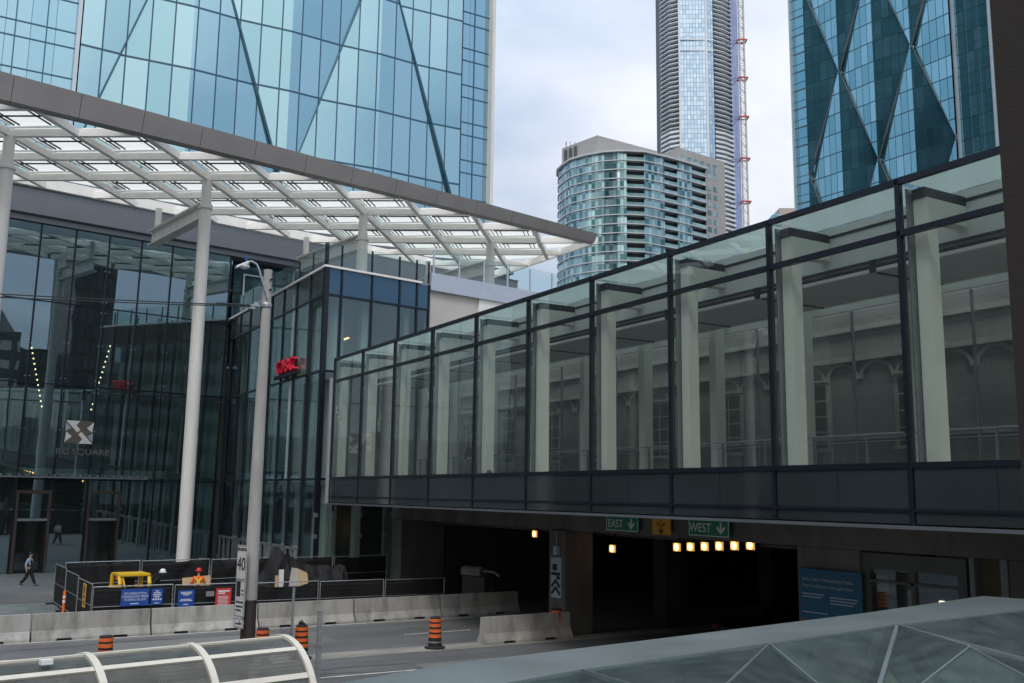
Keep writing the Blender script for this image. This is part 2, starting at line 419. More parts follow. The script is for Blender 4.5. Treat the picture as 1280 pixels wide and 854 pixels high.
M['lime'] = solid('lime', (0.72,0.78,0.12), 0.6, var=0.08)
M['yellow'] = solid('yellow', (0.75,0.47,0.02), 0.4, var=0.08, scale=3, stain=0.2)
M['blue_sign'] = solid('blue_sign', (0.012,0.075,0.36), 0.5, var=0.05)
M['sky_sign'] = solid('sky_sign', (0.008,0.10,0.19), 0.5, var=0.06)  # blue darkened to hold the shade around the pier
M['red_sign'] = solid('red_sign', (0.62,0.04,0.045), 0.5, var=0.05)
M['red_letter'] = solid('red_letter', (0.72,0.015,0.05), 0.35, var=0.05)
M['green_sign'] = solid('green_sign', (0.005,0.19,0.105), 0.45, var=0.08)
M['amber_sign'] = solid('amber_sign', (0.60,0.30,0.01), 0.5, var=0.08)
M['white'] = solid('white', (0.78,0.78,0.77), 0.5, var=0.04)
M['sign_white'] = solid('sign_white', (0.56,0.56,0.55), 0.5, var=0.08, stain=0.3, sscale=2)
M['print'] = solid('print', (0.72,0.74,0.78), 0.6, var=0.03)
M['print_dim'] = solid('print_dim', (0.38,0.45,0.52), 0.6, var=0.03)
M['plywood'] = solid('plywood', (0.55,0.40,0.24), 0.75, var=0.12, scale=2, stretch=(1,1,6))
M['skin'] = solid('skin', (0.42,0.25,0.18), 0.55, var=0.05)
M['hair'] = solid('hair', (0.015,0.011,0.009), 0.6, var=0.2)
M['shirt_blue'] = solid('shirt_blue', (0.33,0.42,0.52), 0.8, var=0.08, scale=6)
M['dark_cloth'] = solid('dark_cloth', (0.012,0.014,0.018), 0.85, var=0.3, scale=8)
M['khaki'] = solid('khaki', (0.16,0.12,0.085), 0.85, var=0.15, scale=8)
M['cap_purple'] = solid('cap_purple', (0.09,0.075,0.16), 0.8, var=0.1)
M['helmet_red'] = solid('helmet_red', (0.62,0.03,0.035), 0.35, var=0.05)
M['helmet_white'] = solid('helmet_white', (0.75,0.77,0.80), 0.35, var=0.05)
M['pole'] = solid('pole', (0.37,0.365,0.355), 0.85, var=0.14, scale=1.6, bump=0.3, bscale=18, stain=0.4, sscale=1.2, stretch=(1,1,0.35))
M['pole_band'] = solid('pole_band', (0.035,0.026,0.024), 0.6, var=0.2, scale=2)
M['lamp'] = lamp_lens('lamp', (1.0,0.50,0.14), 0.5, 9.0, 0.17)
M['lamp_small'] = emit('lamp_small', (1.0,0.78,0.42), 3.0)
M['tube_lamp'] = emit('tube_lamp', (1.0,0.72,0.36), 1.6)
M['tail_lamp'] = solid('tail_lamp', (0.12,0.01,0.01), 0.2)
M['car_paint'] = solid('car_paint', (0.012,0.013,0.015), 0.2, metal=0.3, var=0.1, spec=0.7)
M['jamb'] = solid('jamb', (0.016,0.013,0.011), 0.8, var=0.2, scale=30, bump=0.08, bscale=300)
M['roof_frame'] = solid('roof_frame', (0.20,0.235,0.235), 0.32, metal=0.3, var=0.06, scale=0.8, stain=0.2)
M['shelter_frame'] = solid('shelter_frame', (0.66,0.63,0.54), 0.5, var=0.08, scale=3, stain=0.35, sscale=3)
# towers
M['tower_glass'] = panels('tower_glass', [(0.29,0.49,0.55),(0.34,0.55,0.60),(0.40,0.60,0.65)], 1.9, 5.85, (0.03,0.09,0.15), 0.13, 0.2, metal=0.92, rough=0.05, off=(0.4, -0.9), wob=0.12, wavy=0.12)
M['tower_strip'] = panels('tower_strip', [(0.28,0.48,0.58),(0.36,0.55,0.63)], 1.85, 400, (0.10,0.22,0.30), 0.05, 0.1, metal=0.92, rough=0.05, wob=.05, wavy=.1)
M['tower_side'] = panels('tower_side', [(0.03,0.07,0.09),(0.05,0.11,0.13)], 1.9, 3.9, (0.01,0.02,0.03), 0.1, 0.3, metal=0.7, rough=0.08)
M['tower2_glass'] = panels('tower2_glass', [(0.15,0.36,0.43),(0.22,0.46,0.53),(0.28,0.53,0.62)], 1.55, 4.1, (0.02,0.06,0.08), 0.12, 0.22, metal=0.92, rough=0.05, wob=0.12, wavy=0.2)
M['tower2_strip'] = panels('tower2_strip', [(0.16,0.38,0.46),(0.24,0.47,0.55)], 3.6, 4.1, (0.05,0.10,0.12), 0.1, 0.35, metal=0.9, rough=0.06)
M['condo_glass'] = panels('condo_glass', [(0.03,0.13,0.15),(0.07,0.25,0.26),(0.14,0.42,0.41),(0.36,0.60,0.60),(0.50,0.70,0.72)], 1.15, 2.9, (0.10,0.16,0.17), 0.11, 0.14, src='UV', metal=0.55, rough=0.1, stops=[0,0.3,0.6,0.85,1.0], wavy=0.0)
M['condo_conc'] = solid('condo_conc', (0.38,0.365,0.355), 0.85, var=0.06, scale=0.2)
M['condo_slab'] = solid('condo_slab', (0.55,0.58,0.60), 0.7, var=0.05)
M['condo_dark'] = solid('condo_dark', (0.075,0.095,0.10), 0.7, var=0.2)
M['rail_glass'] = panels('rail_glass', [(0.22,0.40,0.40),(0.36,0.56,0.56)], 1.5, 1.2, (0.2,0.26,0.27), 0.08, 0.08, src='UV', metal=0.3, rough=0.15, wavy=0.0)
M['condo_win'] = panels('condo_win', [(0.05,0.15,0.16),(0.30,0.46,0.47),(0.42,0.58,0.6)], 2.2, 3.0, (0.1,0.14,0.15), 0.12, 0.3, src='UV', metal=0.4, rough=0.12, wavy=0.0)
M['res_glass'] = panels('res_glass', [(0.40,0.54,0.66),(0.54,0.67,0.77),(0.62,0.74,0.83)], 1.9, 2.95, (0.16,0.27,0.38), 0.22, 0.24, src='UV', metal=0.7, rough=0.08, wavy=0.0)
M['strip_line'] = solid('strip_line', (0.05,0.13,0.20), 0.4, metal=0.3)
M['res_film'] = panels('res_film', [(0.26,0.31,0.52),(0.36,0.41,0.62)], 3.0, 9.0, (0.5,0.55,0.7), 0.2, 0.2, src='UV', metal=0.3, rough=0.2, wavy=0.0)
M['res_slab'] = solid('res_slab', (0.66,0.70,0.73), 0.7, var=0.05)
M['res_dark'] = solid('res_dark', (0.10,0.115,0.13), 0.75, var=0.15)
M['mast'] = solid('mast', (0.52,0.52,0.51), 0.6, var=0.1)
M['mast_red'] = solid('mast_red', (0.42,0.05,0.05), 0.6, var=0.1)
M['mast_blue'] = solid('mast_blue', (0.16,0.19,0.35), 0.6, var=0.1)
M['pink_stone'] = solid('pink_stone', (0.45,0.37,0.35), 0.8, var=0.06)
M['block_stone'] = panels('block_stone', [(0.33,0.32,0.29),(0.38,0.365,0.33)], 3.3, 3.9, (0.02,0.024,0.028), 1.1, 1.9, metal=0.0, rough=0.7, wob=0.0, wavy=0.0)
M['block_dark'] = panels('block_dark', [(0.022,0.026,0.03),(0.045,0.05,0.055)], 1.6, 3.7, (0.012,0.012,0.013), 0.3, 0.9, metal=0.2, rough=0.2, wob=0.0, wavy=0.0)

frit, tt, oo = nodes('frit_glass')
tr_ = tt.nodes.new('ShaderNodeBsdfTranslucent'); tr_.inputs[0].default_value = (0.99,0.985,0.95,1)
tp_ = tt.nodes.new('ShaderNodeBsdfTransparent'); tp_.inputs[0].default_value = (0.93,0.96,0.95,1)
mx_ = tt.nodes.new('ShaderNodeMixShader'); mx_.inputs[0].default_value = 0.2
tt.links.new(tr_.outputs[0], mx_.inputs[1]); tt.links.new(tp_.outputs[0], mx_.inputs[2])
dfz = tt.nodes.new('ShaderNodeBsdfDiffuse'); dfz.inputs[0].default_value = (0.88,0.88,0.85,1)
mz = tt.nodes.new('ShaderNodeMixShader'); mz.inputs[0].default_value = 0.18
tt.links.new(mx_.outputs[0], mz.inputs[1]); tt.links.new(dfz.outputs[0], mz.inputs[2]); tt.links.new(mz.outputs[0], oo.inputs[0])
M['frit'] = frit
skl, tt, oo = nodes('skylight_frit')
tr_ = tt.nodes.new('ShaderNodeBsdfTranslucent'); tr_.inputs[0].default_value = (0.40,0.455,0.445,1)
tp_ = tt.nodes.new('ShaderNodeBsdfTransparent'); tp_.inputs[0].default_value = (0.80,0.86,0.85,1)
mx_ = tt.nodes.new('ShaderNodeMixShader'); mx_.inputs[0].default_value = 0.35
tt.links.new(tr_.outputs[0], mx_.inputs[1]); tt.links.new(tp_.outputs[0], mx_.inputs[2]); tt.links.new(mx_.outputs[0], oo.inputs[0])
M['skylight'] = skl

# ------------------------------------------------------------------ ground, road
structure('ground', MB().box(-400, 900, -400, 900, -1.0, -0.02), M['ground'])
structure('road', MB().box(-120, 62, 24.5, 40.0, -0.5, 0.0), M['asphalt'])
structure('median_strip', MB().poly([(-60,30.9,.004),(22,31.1,.004),(40,31.3,.004),(40,32.3,.004),(22,32.25,.004),(-60,32.1,.004)]), M['dirt_or_veil'])
structure('asphalt_patch', MB().poly([(-60,37.9,.003),(24,38.35,.003),(24,39.6,.003),(-60,39.6,.003)]).poly([(5.6,34.3,.004),(13.2,34.6,.004),(13.2,37.6,.004),(5.6,37.4,.004)]).poly([(13.6,26.2,.004),(17.8,26.2,.004),(17.8,29.0,.004),(13.6,29.0,.004)]), M['asphalt_pale'])
crk = MB(); rc = random.Random(3)
for k in range(9):
    x, y = rc.uniform(0, 20), rc.uniform(26, 38)
    for q in range(rc.randint(5, 11)):
        x2, y2 = x + rc.uniform(.3, .9), y + rc.uniform(-.25, .25)
        crk.poly([(x,y,.006),(x2,y2,.006),(x2,y2+.035,.006),(x,y+.035,.006)]); x, y = x2, y2
structure('road_crack', crk, M['rubber'])
mh = MB().lathe([(.36,.004),(.36,.012),(.001,.0125)], 24, (10.9, 33.4, 0)).lathe([(.36,.004),(.36,.012),(.001,.0125)], 24, (17.2, 36.6, 0))
structure('road_manhole', mh, M['concrete_dark'])
dm = MB()
for x in range(-40, 22, 7):
    dm.poly([(x,35.02,.008),(x+2.9,35.12,.008),(x+2.9,35.24,.008),(x,35.14,.008)])
for x0, x1 in ((-60, 21), ):
    dm.poly([(x0,38.35,.008),(x1,38.75,.008),(x1,38.87,.008),(x0,38.47,.008)])
    dm.poly([(x0,28.0,.008),(x1,28.0,.008),(x1,28.12,.008),(x0,28.12,.008)])
structure('road_marking', dm, M['roadpaint'])
pz = MB().box(-120, 21.5, 40.0, 110, -0.5, 0.10)
structure('plaza', pz, M['paving'])
structure('kerb', MB().box(-120, 21.4, 39.72, 40.0, -0.4, 0.14), M['concrete'])
structure('asphalt_strip', MB().poly([(-60,50.4,.106),(5.6,50.9,.106),(5.6,55.2,.106),(-60,53.2,.106)]), M['asphalt'])
structure('pavement', MB().box(-120, 20.4, -40, 24.5, -0.5, 0.14), M['sidewalk'])

# ------------------------------------------------------------------ far towers
def harlequin(x0, w, z0, h, cols, rows, e):
    """diamond glass skin: every diamond is creased down its middle, the crease standing proud"""
    mb, edges = MB(), []
    for j in range(rows[0], rows[1]+1):
        for i in range(cols[0], cols[1]+1):
            X, Z = x0 + i*w, z0 + j*h
            if (i + j) % 2 == 0:
                for di in (-1, 1):
                    if cols[0] <= i+di <= cols[1] and j+1 <= rows[1]:
                        edges.append(((X, -e*.45, Z), (X+di*w, -e*.45, Z+h)))
                continue
            T, B = (X, -e, Z+h), (X, -e, Z-h)
            if i-1 >= cols[0]: mb.poly([T, (X-w, 0, Z), B])
            if i+1 <= cols[1]: mb.poly([T, B, (X+w, 0, Z)])
    return mb, edges

t1 = thing('office_tower', 'blue glass office tower folded into tall diamonds, rising behind the white canopy', 'tower', (0, 85, 0))
mb, ed = harlequin(7.5, 8.9, 32.5, 27.0, (0, 4), (-1, 6), 0.55)
mb.build('glass_skin', M['tower_glass'], t1)
for a, b in ed:
    fin = MB().bar((a[0], a[1]-0.12, a[2]), (b[0], b[1]-0.12, b[2]), 0.11, 0.34, (0, 1, 0))
    fin.build('diagonal_fin', M['strip_line'], t1)
def strip(parent, x0, x1, z0, z1, pairs, mat, y=0.3, vx=()):
    s = MB().box(x0, x1, y, y+0.3, z0, z1).build('glass_strip', mat, parent)
    g = MB()
    for z in pairs: g.box(x0, x1, y-0.06, y-0.002, z, z+0.1)
    for x in vx: g.box(x-0.05, x+0.05, y-0.08, y-0.002, z0, z1)
    g.build('mullion_grid', M['strip_line'], s)
    return s
prs = []
z = 21.5
while z < 100: prs += [z, z+1.35]; z += 4.05
strip(t1, 43.25, 46.7, 20, 190, prs, M['tower_strip'], vx=(45.0,))
strip(t1, 0.3, 7.3, 20, 190, prs, M['tower_strip'], vx=(2.6, 4.9))
MB().box(42.95, 43.25, -0.5, 0.6, 20, 190).build('edge_fin', M['mullion'], t1)
MB().box(7.1, 7.4, -0.5, 0.6, 20, 190).build('edge_fin', M['pale_metal'], t1)
MB().box(46.7, 47.05, -0.55, 0.8, 20, 190).build('edge_fin', M['white_steel'], t1)
MB().box(-0.6, 0.3, -0.4, 0.8, 20, 190).build('edge_fin', M['white_steel'], t1)
MB().box(-0.3, 46.9, 2.6, 76, 0, 190).build('side_wall', M['tower_side'], t1)  # unseen depth and height added so the other tower mirrors a dark mass

t2 = thing('office_tower', 'dark teal glass tower with crossing diamond folds, partly behind the brown pier', 'tower', (150, 138.46, 0), -80.8)
mb, ed = harlequin(3.0, 7.65, 70.5, 20.5, (0, 4), (-3, 4), 1.05)
mb.build('glass_skin', M['tower2_glass'], t2)
for a, b in ed:
    MB().bar((a[0], a[1]-0.15, a[2]), (b[0], b[1]-0.15, b[2]), 0.15, 0.5, (0, 1, 0)).build('diagonal_fin', M['grey_metal'], t2)
pz2 = [10 + 4.1*i for i in range(36)]
strip(t2, -0.7, 2.8, 9, 152, pz2, M['tower2_strip'], vx=())
strip(t2, 34.0, 40.2, 9, 152, pz2, M['tower2_glass'], vx=(36.0, 38.1))
strip(t2, 40.7, 47.5, 9, 152, pz2, M['tower_strip'], vx=(44.0,))
for x, mt in ((-1.0, 'pale_metal'), (2.8, 'mullion_lt'), (33.65, 'pale_metal'), (40.25, 'pale_metal')):
    MB().box(x, x+0.32, -0.5, 0.7, 9, 152).build('edge_fin', M[mt], t2)
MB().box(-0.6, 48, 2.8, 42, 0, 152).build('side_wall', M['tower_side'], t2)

# curved condominium
cb = thing('condo_building', 'curved teal glass apartment block with white slab edges and stone penthouse boxes', 'apartments', (172.55, 234.93, 0), -30.4)
plan = [(-15.07,24.00),(-15.33,18.50),(-13.76,13.00),(-11.70,8.20),(-6.91,3.90),(-2.11,1.20),(2.03,0.15),(4.76,0.00),(10.33,0.60),(17.21,4.60),(21.78,7.60),(27.08,11.30),(32.28,15.20)]
kinds = 'gggggggbgbgb'
TOPZ, FH = 111.1, 2.9
glz, back = MB(), MB()
acc = 0.0
def quadwall(mb, a, b, z0, z1, u0):
    L = math.hypot(b[0]-a[0], b[1]-a[1])
    mb.poly([(a[0],a[1],z0),(b[0],b[1],z0),(b[0],b[1],z1),(a[0],a[1],z1)], uv=[(u0,z0),(u0+L,z0),(u0+L,z1),(u0,z1)])
    return u0 + L
floors = [TOPZ - FH*i for i in range(1, 22)]
for k, (a, b) in enumerate(zip(plan, plan[1:])):
    if kinds[k] == 'g':
        acc = quadwall(glz, a, b, 0, TOPZ - 0.3, acc)
    else:
        dx, dy = b[0]-a[0], b[1]-a[1]; L = math.hypot(dx, dy); nx, ny = -dy/L, dx/L
        a2, b2 = (a[0]+nx*1.7, a[1]+ny*1.7), (b[0]+nx*1.7, b[1]+ny*1.7)
        quadwall(back, a2, b2, 0, TOPZ-0.3, 0); quadwall(back, a, a2, 0, TOPZ-0.3, 0); quadwall(back, b2, b, 0, TOPZ-0.3, 0)
        bal = MB()
        for z in floors: quadwall(bal, a, b, z+0.02, z+1.15, acc)
        bal.build('balcony_rail', M['rail_glass'], cb)
        acc += L
glz.build('glass_wall', M['condo_glass'], cb); back.build('balcony_recess', M['condo_dark'], cb)
cen = (4.0, 30.0)
def grow(p, d):
    v = Vector((p[0]-cen[0], p[1]-cen[1])); v *= (v.length + d)/v.length
    return (cen[0]+v.x, cen[1]+v.y)
rim = [grow(p, 0.35) for p in plan] + [(30, 42), (-8, 42)]
first = MB().plate(rim, -0.16, 0.16).build('floor_slab', M['condo_slab'], cb)
first.location.z = floors[0]
for z in floors[1:]:
    s = first.copy(); COL.objects.link(s); s.parent = cb; s.location.z = z
MB().plate([grow(p, 0.9) for p in plan] + [(30, 42), (-8, 42)], TOPZ-0.3, TOPZ+0.25).build('roof_slab', M['condo_slab'], cb)
pent = MB().plate([(-3.43,9.0),(17.99,23.0),(8,38),(-6,40),(-14.11,21.5)], TOPZ+0.25, 119.6).build('penthouse', M['condo_conc'], cb)
lv = MB()
for i in range(3): lv.hexa([(-13.5+i*1.5,20.1-i*1.75,112.5),(-12.8+i*1.5,19.2-i*1.75,112.5),(-12.6+i*1.5,19.6-i*1.75,112.5),(-13.3+i*1.5,20.3-i*1.75,112.5),(-13.5+i*1.5,20.1-i*1.75,118.5),(-12.8+i*1.5,19.2-i*1.75,118.5),(-12.6+i*1.5,19.6-i*1.75,118.5),(-13.3+i*1.5,20.3-i*1.75,118.5)])
lv.box(-12.9,-12.6,21.5,21.8,119.6,122).box(-11.6,-11.4,20,20.2,119.6,121.5).box(-10.2,-10.0,19,19.2,119.6,121)
lv.build('louvre', M['condo_dark'], pent)
a, b = (24.11, 19.5), (42.67, 33.5)
MB().plate([a, b, (34, 48), (12, 42)], 0, 119.9).build('stone_wing', M['condo_conc'], cb)
dx, dy = b[0]-a[0], b[1]-a[1]; L = math.hypot(dx, dy); dx /= L; dy /= L; nx, ny = dy, -dx
for c in range(6):
    s0 = 1.5 + c*3.15
    for zf in [112.2] + [108.0 - FH*i for i in range(15)]:
        hh = 5.4 if zf == 112.2 else 1.75
        p0 = (a[0]+dx*s0+nx*.06, a[1]+dy*s0+ny*.06); p1 = (p0[0]+dx*1.9, p0[1]+dy*1.9)
        MB().poly([(p0[0],p0[1],zf),(p1[0],p1[1],zf),(p1[0],p1[1],zf+hh),(p0[0],p0[1],zf+hh)], uv=[(c*7.7,zf),(c*7.7+1.9,zf),(c*7.7+1.9,zf+hh),(c*7.7,zf+hh)]).build('window', M['condo_win'], cb)

# tall residential tower and hoist mast
rt = thing('residential_tower', 'very tall pale blue apartment tower with stacked grey balconies on both corners', 'tower', (375.5, 428.8, 0), -30.4)
g = MB()
u = quadwall(g, (-6.68,0.6), (8.93,0.0), 0, 335, 0); u = quadwall(g, (8.93,0.0), (13.69,1.6), 0, 335, u)
g.build('glass_wall', M['res_glass'], rt)
MB().box(8.629999999999999, 9.83, -0.5, 0.6, 0, 335).build('pilaster', M['res_slab'], rt)
MB().box(-7.68, -6.58, 0.2, 1.4, 0, 335).build('pilaster', M['res_slab'], rt)
tb = MB()
for z in (274, 281): tb.box(-6.68, 13.69, -0.35, 0.0, z, z+0.7)
tb.build('band', M['res_slab'], rt)
MB().plate([(-15.67,13.5),(-6.68,3.0),(13.69,3.4),(27.09,12.5),(27.09,38),(-15.67,38)], 0, 335).build('core_wall', M['res_dark'], rt)
for sgn, pts in ((-1, [(-17.07,13),(-12.91,4.6),(-7.07,1.2)]), (1, [(14.2,1.7),(20.85,5),(27.69,11)])):
    bs = MB()
    z = 90.0
    while z < 330:
        hp = 1.4 if z < 225 else 0.5
        for p, q in zip(pts, pts[1:]):
            bs.hexa([(p[0],p[1],z),(q[0],q[1],z),(q[0],q[1]+3.2,z),(p[0],p[1]+3.2,z),(p[0],p[1],z+hp),(q[0],q[1],z+hp),(q[0],q[1]+3.2,z+0.3),(p[0],p[1]+3.2,z+0.3)])
        z += 2.95
    bs.build('balcony_stack', M['res_slab'], rt)
f = MB(); quadwall(f, (26.55,10.4), (32.62,17), 0, 335, 0); quadwall(f, (32.62,17), (28.619999999999997,32), 0, 335, 6)
f.build('film_cladding', M['res_film'], rt)

hm = thing('hoist_mast', 'slim white lattice construction hoist mast tied to the tall tower by red collars', 'hoist', (398.59, 409.62, 0), -30.4)
la = MB(); hw = 1.45
cs = [(-hw,-hw),(hw,-hw),(hw,hw),(-hw,hw)]
for c in cs: la.bar((c[0],c[1],0), (c[0],c[1],330), 0.42, 0.42)
z = 90.0; k = 0
while z < 326:
    for i in range(4):
        p, q = cs[i], cs[(i+1) % 4]
        if k % 2: p, q = q, p
        la.bar((p[0],p[1],z), (q[0],q[1],z+3.4), 0.24, 0.24); la.bar((p[0],p[1],z), (q[0],q[1],z), 0.22, 0.22)
    z += 3.4; k += 1
la.build('lattice', M['mast'], hm)
for z in (277.8, 253.7, 229.1, 203.2, 176.8, 150.5):
    r_ = MB()
    r_.box(-2.9,2.9,-2.7,-2.2,z,z+0.8).box(-2.9,2.9,2.2,2.7,z,z+0.8).box(-2.9,-2.4,-2.2,2.2,z,z+0.8).box(2.4,2.9,-2.2,2.2,z,z+0.8)
    tie = r_.build('wall_tie', M['mast_red'], hm)
    MB().bar((-2.9,-2,z+.3),(-8.5,1,z+.3),.4,.4).bar((-2.9,2,z+.3),(-8.5,4,z+.3),.4,.4).bar((-2.9,-2,z+.3),(-6.2,0,z-4.2),.35,.35).build('strut', M['mast_blue'], tie)
db = thing('distant_building', 'small pinkish stone block with teal glass top far off beside the dark tower', 'building', (300.92, 287.21, 0), -30.4)
MB().box(-1.5, 8, 0, 12, 0, 127).build('stone_wall', M['pink_stone'], db)
MB().box(-4.6, -1.5, -1, 10, 0, 124).build('glass_wall', M['tower2_strip'], db)

# unseen blocks added left and behind, for bridge and lobby glass to mirror
for nm, lb, x0, x1, y0, y1, h, mt in (('mirrored_block', 'unseen tan stone block added left of the plaza for the glass to mirror', -78, -38, 46, 120, 34, 'block_stone'),
                                       ('mirrored_block', 'unseen tan stone block added on the near side of the road for the glass to mirror', -80, -30, -60, 22, 40, 'block_stone'),
                                       ('mirrored_block', 'low dark glass block behind the viewer', 30, 72, -110, -84, 23, 'block_dark'),
                                       ('dark_tower', 'slender dark tower with a tapering top behind the viewer', 76, 85, -98, -86, 78, 'block_dark'),
                                       ('mirrored_block', 'low dark glass block beside the slender tower', 88, 150, -100, -80, 22, 'block_dark'),
                                       ('mirrored_block', 'pale stone hotel block behind the viewer', 50, 60, -82, -72, 25, 'block_stone')):
    t = thing(nm, lb, 'building', ((x0+x1)/2, (y0+y1)/2, 0))
    w_, d_ = (x1-x0)/2, (y1-y0)/2
    MB().box(-w_, w_, -d_, d_, 0, h).build('wall', M[mt], t)
    MB().hexa([(-w_*.8,-d_*.8,h),(w_*.8,-d_*.8,h),(w_*.8,d_*.8,h),(-w_*.8,d_*.8,h),(-w_*.3,-d_*.3,h*1.18),(w_*.3,-d_*.3,h*1.18),(w_*.3,d_*.3,h*1.18),(-w_*.3,d_*.3,h*1.18)]).build('roof_house', M['concrete_dark'], t)

# ------------------------------------------------------------------ lobby hall
ANG = 9.2
lb = thing('lobby_building', 'tall glazed entrance hall with dark reflective panes under a grey metal fascia', 'building', (4.15, 68.47, 0), ANG)
mx0, ms = 0.39, 2.13
xs = [mx0 + ms*k for k in range(-5, 7)]
rows = [0.1, 5.9, 11.9, 17.15, 22.1]
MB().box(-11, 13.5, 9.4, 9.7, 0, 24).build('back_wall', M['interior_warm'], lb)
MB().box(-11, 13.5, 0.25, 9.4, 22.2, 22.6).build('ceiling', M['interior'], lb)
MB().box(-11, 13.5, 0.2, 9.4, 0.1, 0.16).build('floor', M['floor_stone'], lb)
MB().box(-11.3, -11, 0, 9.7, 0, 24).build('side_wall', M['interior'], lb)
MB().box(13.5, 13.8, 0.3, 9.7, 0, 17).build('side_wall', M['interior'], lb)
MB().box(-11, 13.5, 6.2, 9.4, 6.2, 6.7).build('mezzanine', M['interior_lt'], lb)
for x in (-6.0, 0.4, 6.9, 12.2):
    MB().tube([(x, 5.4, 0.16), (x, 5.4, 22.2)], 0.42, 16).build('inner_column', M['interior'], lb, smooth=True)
LEAN = Matrix.Shear('XY', 4, (0.0, -0.038))          # the glass leans outwards a little towards its top
for k, x in enumerate(xs):
    MB(LEAN).box(x-0.05, x+0.05, -0.03, 0.3, 0.1, 22.1).build('mullion', M['mullion'], lb)
    nx_ = xs[k+1] if k+1 < len(xs) else 13.5
    if nx_ - x < 0.6: continue
    for z0, z1 in zip(rows, rows[1:]):
        if z0 < 1 and k in (5, 7):
            z0 = 3.45
        MB(LEAN).box(x+0.055, nx_-0.055, 0.02, 0.045, z0+0.04, z1-0.04).build('glass_pane', M['lobby_glass'], lb)
for z in rows[1:-1]:
    MB(LEAN).box(-10.3, 13.5, -0.02, 0.22, z-0.04, z+0.04).build('transom', M['mullion'], lb)
cl = MB(LEAN)
for k, x in enumerate(xs):
    for z in (4.0, 9.0, 11.5, 12.3, 14.6, 16.8, 17.5, 19.6):
        for dx_ in (-0.13, 0.13): cl.box(x+dx_-0.03, x+dx_+0.03, -0.01, 0.018, z, z+0.06)
cl.build('glass_clip', M['galv'], lb)
sh = MB(LEAN).box(-10.3, 8.4, -0.34, -0.03, 5.98, 6.06)
for i in range(36): sh.box(-10+i*0.52, -9.94+i*0.52, -0.5, -0.05, 6.06, 6.22)
sh.build('ledge', M['mullion_lt'], lb)
for x0 in (0.45, 4.72):
    pr = MB().box(x0, x0+0.16, -0.25, 0.9, 0.1, 5.2).box(x0+1.9, x0+2.06, -0.25, 0.9, 0.1, 5.2).box(x0+0.16, x0+1.9, -0.2, 0.8, 5.0, 5.2)
    po = pr.build('entrance_portal', M['interior_warm'], lb)
    MB().box(x0+0.16, x0+1.9, -0.22, 0.0, 3.3, 3.45).build('door_header', M['mullion_lt'], po)
    for q in (0, 1):
        MB().box(x0+0.2+q*0.86, x0+0.26+q*0.86, -0.1, -0.04, 0.12, 3.3).box(x0+0.96+q*0.86, x0+1.0+q*0.86, -0.1, -0.04, 0.12, 3.3).box(x0+0.26+q*.86, x0+.96+q*.86, -.09, -.05, .12, .3).build('door', M['mullion'], po)
    MB().box(x0+0.2, x0+1.86, 0.35, 0.37, 0.15, 3.3).build('door_glass', M['clear_glass'], po)
fp = [(0.35,22.12),(-1.0,22.12),(-1.0,22.45),(-1.3,22.55),(-1.3,23.55),(-1.08,23.65),(-1.08,24.2),(-1.24,24.3),(0.35,24.3)]
MB().prism(fp, -11.5, 40).build('fascia', M['grey_metal'], lb)
MB().box(-11.5, 40, 0.1, 0.16, 24.32, 24.95).build('clerestory_glass', M['spandrel_blue'], lb)
cg = MB()
for i in range(26): cg.box(-11+i*2.0, -10.93+i*2.0, 0.0, 0.098, 24.32, 24.95)
cg.build('clerestory_frame', M['mullion'], lb)
MB().box(-11.5, 40, -0.5, 12, 24.97, 25.3).build('roof', M['grey_metal'], lb)
MB().box(13.9, 40, 0.3, 0.6, 17.5, 22.1).build('upper_wall', M['tower_side'], lb)
ud = MB().box(14.6, 14.7, 0.1, 0.29, 17.6, 21.2).box(16.2, 16.3, 0.1, 0.29, 17.6, 21.2).box(14.7, 16.2, 0.1, 0.29, 21.1, 21.2)
for x in (18.6, 21, 23.4, 25.8): ud.box(x, x+0.09, 0.15, 0.29, 17.5, 22.1)
ud.build('terrace_door_frame', M['pale_metal'], lb)

lg = thing('wall_logo', 'square brown and white emblem of interlocking arrows fixed on the lobby glass', 'logo', (4.15, 68.47, 0), ANG)
lg.location = Vector((4.15, 68.47, 8.2)) + Matrix.Rotation(R(ANG), 3, 'Z') @ Vector((2.93, -0.44, 0))
S = 1.72
MB().box(0, S, 0, 0.04, 0, 1.46).build('plate', solid('logo_brown', (0.13,0.115,0.09), 0.5, var=0.05), lg)
def shape(pts, mat, nm):
    P = [(x*S, -0.003, y*1.46) for x, y in pts]; Q = [(x*S, -0.03, y*1.46) for x, y in pts]; n = len(pts)
    MB().mesh(P+Q, [list(range(n)), [n+i for i in reversed(range(n))]] + [[i, (i+1) % n, n+(i+1) % n, n+i] for i in range(n)]).build(nm, mat, lg)
half = [([(0,1),(.5,1),(.38,.80),(.53,.6),(.43,.48)], 'white'), ([(0,.93),(0,.53),(.2,.67)], 'pale_metal'), ([(.04,.5),(.24,.31),(0,.05)], 'white')]
for pts, mt in half:
    shape(pts, M[mt], 'arrow'); shape([(1-x, 1-y) for x, y in pts], M[mt], 'arrow')
lt = thing('building_name', 'dim grey letters BC SQUARE on the lobby glass under the emblem', 'lettering', (0,0,0), ANG)
lt.location = Vector((4.15, 68.47, 7.66)) + Matrix.Rotation(R(ANG), 3, 'Z') @ Vector((4.12, -0.40, 0))
lettering('letters', 'BC SQUARE', 0.52, (0,0,0), UP, solid('letter_grey', (0.16,0.16,0.15), 0.5), lt, extrude=0.02, sx=1.22)

